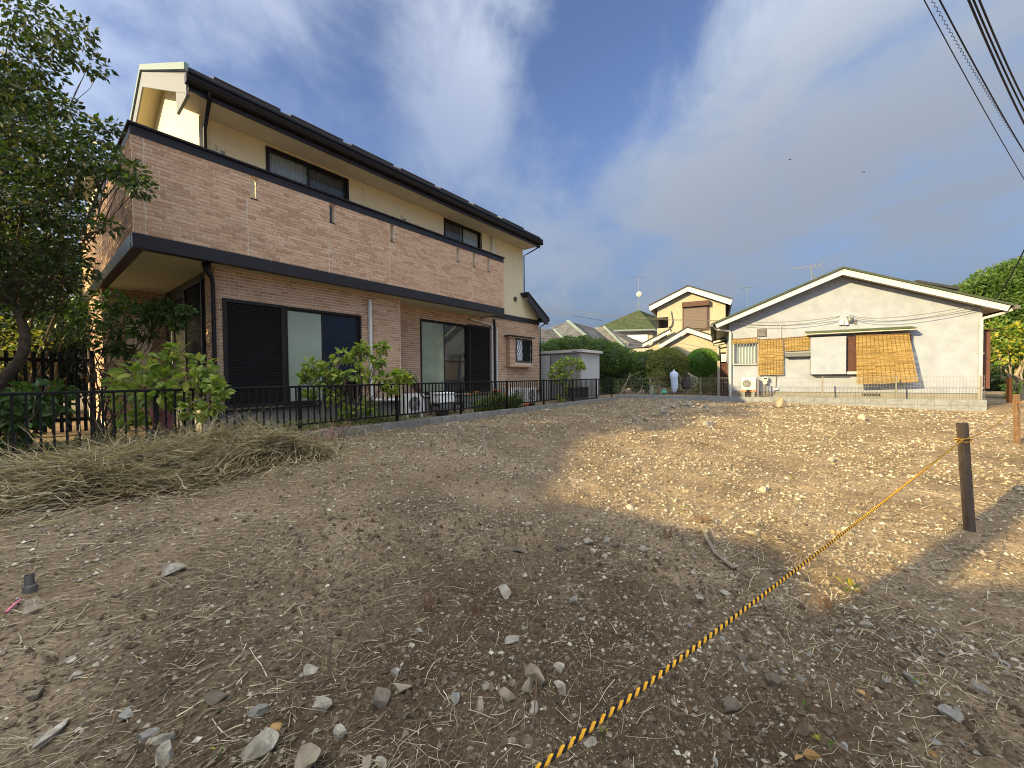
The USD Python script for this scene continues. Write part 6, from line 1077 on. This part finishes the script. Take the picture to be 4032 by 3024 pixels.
for lab, x, y, n, s in (('tiny green weed in the sunlit soil below the ridge', 2700, 2010, 9, .035), ('second tiny green weed in sunlight, left of the pale slab', 2680, 2030, 8, .03), ('green grass tuft at the tip of the lower sunlit patch', 3350, 2330, 10, .06), ('green seedling near the bottom edge right of the rope', 2375, 2915, 5, .028), ('small bright leaf sprig near the bottom, right of the rope', 3250, 2950, 5, .03), ('tiny green blade beside the white stone at the bottom left', 870, 2980, 5, .03), ('small green sprig on the right foreground gravel', 3620, 2720, 7, .035), ('faint green weed in the middle of the sunlit ground', 3060, 2045, 8, .03), ('green tuft far right in the sunlit soil', 3120, 1890, 7, .04)): seedling(lab, x, y, n, s)
for lab, x, y, s in (('crumpled ochre dead leaf on the lower right soil', 3161, 2985, .05), ('orange-brown leaf beside the rope in sunlight', 3290, 2105, .055), ('yellow fallen leaf left of the brown pebble', 3165, 2790, .035), ('brown dead leaf at the bottom right', 3655, 2965, .03), ('yellow scrap on the dark soil at the lower left', 870, 2797, .022), ('small pinkish dead leaf on the right foreground', 3410, 2745, .03)):
    g = on_ground(x, y)+[0, 0, .012]; v, f = leaves(np.repeat(g[None], 2, 0), s, .1, None, 1.5, True, r); single('fallen_leaf', MB().add(v, f), 'stone_ochre' if 'yellow' not in lab else 'leaf_lemon', lab, 'leaf')
for lab, x, y in (('stubble tuft of cut stems in the middle foreground', 1870, 2420), ('low stubble tuft left of the taller one', 1690, 2400), ('stubble tuft on the sunlit ridge', 2770, 2060), ('stubble tuft by the far stones in the sun', 2840, 1690), ('stubble tuft below the sunlit edge', 2630, 2115), ('stubble tuft at the tip of the sunlit patch by the rope', 3255, 2400)):
    g = on_ground(x, y); d = (g-C0)@CAM_F; n = 26; p = g+r.normal(0, .018*d**.5, (n, 3))*[1, 1, 0]; sv, sf = straws(p, r.uniform(.04, .10, n)*(1+.5*(d > 5)), .0032, None, .35, .12, r); v = sv.copy(); az = r.uniform(0, 6.28, n); ln = r.uniform(.04, .1, n)*(1+.5*(d > 5)); d3 = np.stack([np.cos(az)*.35, np.sin(az)*.35, np.ones(n)], -1); mb = MB()
    for a_, b_, l_ in zip(p, d3, ln): mb.tube([a_-b_*.01, a_+b_*l_], [.0022, .0018], 4, False)
    single('stubble', mb, 'stake_pale', lab, 'stubble')
# ------------------------------------------------------------------ stones that can be told apart
def stone(x, y, px, m, label, group=None, flat=.7, asp=1.0, seed=None, name='stone', sink=.34, turn=None, cat='stone'):
    g = on_ground(x, y+px*.3); d = (g-C0)@CAM_F; w = px*.92*d/FOCAL_PX; seed = int(x*7+y) if seed is None else seed; r = np.random.default_rng(seed)
    v, f = rock((w*1.12, w*1.0/asp, w*flat*1.1), seed, sub=1 if px < 50 else 2); a = r.uniform(0, 2*PI) if turn is None else turn; v = v@frame(math.degrees(a)).T; v = v+g+[0, 0, -v[:, 2].min()-w*flat*sink]
    single(name, MB().add(v, f), m, label, cat, group, smooth=28)
P, G_, Tn, Bn, O = 'stone_pale', 'stone_grey', 'stone_tan', 'stone_brown', 'stone_ochre'
for a in [
    (1989, 2327, 56, P, 'pale rough stone alone on bare soil in the middle foreground'), (2027, 2509, 58, P, 'pale cube-like stone with a flat lit top'), (2076, 2699, 64, Tn, 'large tan angular stone leaning before a bigger one'), (2101, 2645, 78, Tn, 'broad tan stone just behind the leaning angular one'),
    (2204, 2702, 52, P, 'pale wedge stone right of the two tan stones'), (2106, 2778, 48, P, 'white pointed stone crossed by a jointed stalk'), (1995, 2729, 52, Tn, 'rounded tan stone left of the leaning angular one'), (1886, 2766, 48, Tn, 'tan block with a pale top near the bottom middle'), (1913, 2694, 42, P, 'white split stone above the tan block'),
    (1580, 2696, 62, Tn, 'square tan stone touching the brown wedge'), (1504, 2737, 98, Bn, 'long olive-brown wedge-shaped stone'), (1555, 2642, 40, G_, 'blue-grey cobble above the square tan stone'), (1270, 2764, 68, P, 'white angular stone with a sharp upper corner'), (1338, 2873, 62, P, 'whitish folded-looking stone near the bottom'), (1224, 2618, 58, P, 'pale flat stone half buried at the left of the foreground'),
    (1205, 2985, 140, Tn, 'biggest pale tan rock cut by the bottom edge'), (1504, 2987, 46, P, 'pale pointed stone at the bottom edge'), (1444, 2998, 46, Tn, 'dull tan stone beside the pale pointed one'), (1648, 2477, 30, G_, 'small upright slate-blue pebble'), (1618, 2536, 40, P, 'pale cream lump with a flat top'), (2328, 2916, 48, P, 'pale squarish stone close below the rope'),
    (2204, 2623, 42, P, 'white three-cornered chip right of the tan stones'), (1786, 2743, 45, G_, 'grey half-buried stone in the lower middle'), (673, 2222, 100, P, 'long flat pale slab at the left', ), (681, 2249, 34, P, 'small white stone in front of the flat pale slab'), (127, 2368, 78, Tn, 'tan hump of stone just below the pipe stub'),
    (277, 2583, 48, P, 'flat white stone with straw stalks beside it'), (298, 2658, 52, P, 'tilted pale oblong stone at the lower left'), (136, 2734, 58, Tn, 'tan pointed stone near the left edge'), (200, 2873, 118, P, 'large pale slab-shaped stone at the bottom left'), (651, 2960, 104, P, 'long white pitted stone at the bottom'), (651, 2893, 80, P, 'pale long stone above the white pitted one'),
    (580, 2892, 58, G_, 'smooth grey stone left of the long white ones'), (491, 2805, 62, G_, 'grey flat stone beside the dug clod'), (1015, 2932, 120, P, 'broad white shell-like broken stone'), (1091, 2857, 54, O, 'ochre-brown block above the white broken stone'), (852, 2743, 64, Bn, 'round brown clod in the lower left'), (1025, 2786, 64, G_, 'dull grey-brown pointed stone'),
    (2320, 2129, 40, P, 'white stone on the small rubble pile'), (2429, 2138, 44, Bn, 'olive stone at the right of the small rubble pile'), (2332, 2160, 44, Tn, 'tan stone at the front of the small rubble pile'), (2532, 2152, 36, P, 'white stone alone right of the small rubble pile'), (2203, 2149, 48, Bn, 'dark stone left of the small rubble pile'), (2041, 2155, 54, Bn, 'flat dark stone far left of the small rubble pile'), (2079, 2058, 34, P, 'white flake in the shade left of the sunlit tip'), (2253, 2358, 44, G_, 'blue-grey stone right of the pale rough stone'),
    (2390, 2120, 30, G_, 'slate-grey chip in the middle of the small rubble pile'), (2375, 2185, 30, Tn, 'small tan stone below the small rubble pile'), (3005, 1926, 38, P, 'pale round stone on the sunlit ridge'), (2964, 2094, 46, Tn, 'flat tan slab in the sunlit soil'), (3269, 1809, 28, P, 'white pebble alone far out on the sunlit ground'), (2882, 2026, 48, Tn, 'tan slab with a shadowed hollow beneath'), (2852, 2326, 38, P, 'white chip left of the rope in the shade'),
    (3593, 2670, 54, G_, 'smooth blue-grey cobble in the lower right'), (3849, 2685, 68, G_, 'flat grey stone with a hollow beside it at the right'), (2874, 2781, 64, Bn, 'round purple-brown cobble at the lower right'), (3038, 2679, 64, Bn, 'brown lump with a pale stalk on it'), (3757, 2802, 80, G_, 'dark grey flat stone low at the right'), (3405, 2457, 44, P, 'pale stone below the dark shadow band'), (2920, 2592, 42, Bn, 'rounded brown stone below the rope'),
    (3560, 2920, 30, P, 'white curved chip at the bottom right'), (2750, 2350, 34, P, 'white stone on the shaded grass left of the rope'), (3335, 2085, 34, P, 'pale stone touching the rope in the sun'), (2480, 1995, 26, P, 'cream stone at the sunlit edge')]:
    stone(*a[:5], flat=.38 if 'flat' in a[4] or 'slab' in a[4] else .72, asp=1.9 if ('long' in a[4] or 'slab' in a[4] or 'oblong' in a[4]) else 1.15)
# boulder by the kerb and rubble heaps at the back: each lump that shows is a stone
stone(3076, 1588, 58, Tn, 'large craggy tan boulder against the new block kerb', flat=.8, asp=1.1, seed=23, name='boulder', sink=.16, cat='boulder')
def rubble(label, group, spots, m=P, seed=0):
    for x, y, px, *mm in spots: stone(x, y, px, mm[0] if mm else m, label, group, flat=.68, asp=1.2, name='rubble_stone', sink=.22)
rubble('pale rubble stone in the long heap against the mesh fence kerb', 'rubble heap at the kerb', [(2635, 1588, 34, Tn), (2655, 1600, 24), (2610, 1605, 26), (2690, 1595, 22), (2670, 1608, 18), (2700, 1588, 30, G_), (2718, 1592, 28), (2735, 1600, 24), (2748, 1592, 20, Tn), (2765, 1600, 26), (2778, 1596, 30, G_), (2790, 1606, 18), (2800, 1600, 22, Tn), (2725, 1612, 18), (2760, 1612, 16), (2590, 1608, 18), (2820, 1598, 18), (2780, 1615, 18), (2745, 1618, 22), (2715, 1620, 16)])
rubble('whitish stone in the low middle heap of rubble', 'low middle rubble heap', [(2610, 1622, 34, G_), (2645, 1622, 24), (2660, 1628, 18), (2595, 1630, 20), (2575, 1634, 18), (2630, 1632, 16)])
rubble('cream stone in the front heap of broken pieces', 'front rubble heap', [(2500, 1645, 26), (2515, 1655, 18), (2552, 1650, 34, Tn), (2572, 1660, 26), (2535, 1668, 18, G_), (2460, 1658, 16), (2480, 1655, 14)])
rubble('grey flat lump of the pair in front of the sunlit ground', 'grey lumps at the sunlit edge', [(2780, 1668, 34, G_), (2805, 1664, 24, G_)])
stone(3400, 1648, 30, P, 'pale upright stone in the sun before the big reed blind', flat=.9); stone(2150, 1610, 22, P, 'white stone at the foot of the old kerb'); stone(2700, 1930, 24, Tn, 'brown stone in the sun with a dark hollow'); stone(3230, 1690, 24, P, 'pale stone in the far sunlit gravel')
# loose cobbles nobody could name one by one but large enough to stand apart
r = np.random.default_rng(77)
for lab, grp, m, rg, n, px in (('small pale stone lying in the shaded dark soil', 'pale stones in the dark soil', P, (250, 2350, 2300, 2950), 30, (12, 24)), ('small grey-brown stone in the shaded dark soil', 'grey-brown stones in the dark soil', Bn, (250, 2350, 2300, 2950), 20, (14, 28)), ('small pale stone lying in the sunlit soil', 'pale stones in the sunlit soil', P, (2350, 3700, 1780, 2080), 20, (9, 16)), ('small white stone in the grey gravel on the left', 'white stones in the left gravel', P, (100, 2000, 1950, 2300), 20, (10, 19)), ('small grey stone in the right foreground gravel', 'grey stones in the right gravel', G_, (2700, 4000, 2450, 3000), 34, (16, 34))):
    for k in range(n): stone(r.uniform(rg[0], rg[1]), r.uniform(rg[2], rg[3]), r.uniform(*px), m, lab, grp, flat=.6, asp=1.2, seed=int(r.integers(1, 9999)))

# ------------------------------------------------------------------ unseen behind the viewer: houses and a pole added to shadow the plot
hd = np.array([SUN[0], SUN[1]])/math.hypot(SUN[0], SUN[1]); AL = -hd; PE = np.array([-AL[1], AL[0]]); SDEG = math.degrees(math.atan2(PE[1], PE[0])); RS_ = frame(SDEG)
# frame: x along PE, y = away from the street (towards the sun)
k_ = math.tan(SUN_EL)
def street_house(label, poly, front, depth, wall_m, roof_m, win):  # added house, out of view; roof outline shaped by the shadow it casts
    """poly: (place across the sun's direction, how far along the plot the shadow of the roof edge falls there)"""
    zs = lambda along: .05+(along+front)*k_
    poly = [(x, zs(q)) for x, q in poly]; xs = [p[0] for p in poly]; t = Thing('street_house', label, 'house', ((min(xs)+max(xs))/2, front, 0), SDEG); low = [(x, z-.14) for x, z in poly]; w = [(poly[0][0]+.03, 0.0)]+low+[(poly[-1][0]-.03, 0.0)]
    w[1] = (w[0][0], w[1][1]); w[-2] = (w[-1][0], w[-2][1])
    t.part('wall', MB().prism(w, 'y', front+.4, front+depth-.4), wall_m); t.part('roof', MB().prism(poly+[(x, z-.14) for x, z in poly[::-1]], 'y', front, front+depth), roof_m)
    for x, z, ww, h in win:
        f = t.part('window', MB().box(x-ww/2-.05, x+ww/2+.05, front+.34, front+.399, z-.05, z+h+.05), 'white_paint'); t.part('pane', MB().box(x-ww/2, x+ww/2, front+.32, front+.339, z, z+h), 'glass_dull', f)
    t.part('door', MB().box(xs[0]+1.6, xs[0]+2.5, front+.34, front+.399, .1, 2.2), 'wood_brown')
def edge(x, y):
    g = on_ground(x*4032/2212, y*4032/2212); return (g[:2]@PE, g[:2]@AL+(g[2]-.05)/k_)
E_ = [edge(*q) for q in ((1190, 1070), (1430, 1125), (1560, 1160), (1700, 1192), (1782, 1342))]; F_ = [edge(*q) for q in ((2050, 1265), (2212, 1262))]
street_house('unseen two-storey house added behind the viewer to cast shadow, the left one set farther back', [(2.9, E_[0][1]-.3), E_[0], (6.6, 6.1), (9.8, 2.4)], 18.6, 9, 'green_house_wall', 'roof_slate', [(5.2, 1.0, 1.6, 1.3), (8.0, 1.0, 1.6, 1.3), (6.6, 3.7, 1.7, 1.2)])
street_house('unseen two-storey house added behind the viewer to cast shadow, the right one', [(-9.0, 3.2), (-4.0, 7.5), F_[1], F_[0], (E_[4][0]-.04, E_[4][1]), E_[3], E_[2], E_[1], (3.5, E_[0][1]+.1)], 12.0, 6, 'cream_house_wall', 'roof_green', [(-6.0, 1.0, 1.8, 1.3), (-1.0, 1.0, 1.8, 1.3), (-3.5, 3.7, 1.8, 1.2)])
PX = (edge(2212, 1040)[0]+edge(1782, 1342)[0])/4+(edge(2050, 1262)[0]+edge(2212, 1110)[0])/4; print('pole', PX, edge(2212, 1040), edge(1782, 1342), edge(2050, 1262), edge(2212, 1110))
up_ = Thing('utility_pole', 'concrete utility pole added out of view behind the viewer to cast its shadow', 'utility pole', (PX, 8.0, 0), SDEG); up_.part('pole', MB().tube([(PX, 8.0, -.3), (PX, 8.0, 11.5)], [.15, .095], 16), 'foundation', smooth=40); up_.part('crossarm', MB().box(PX-.8, PX+.8, 7.93, 8.07, 10.6, 10.72), 'pipe_grey')
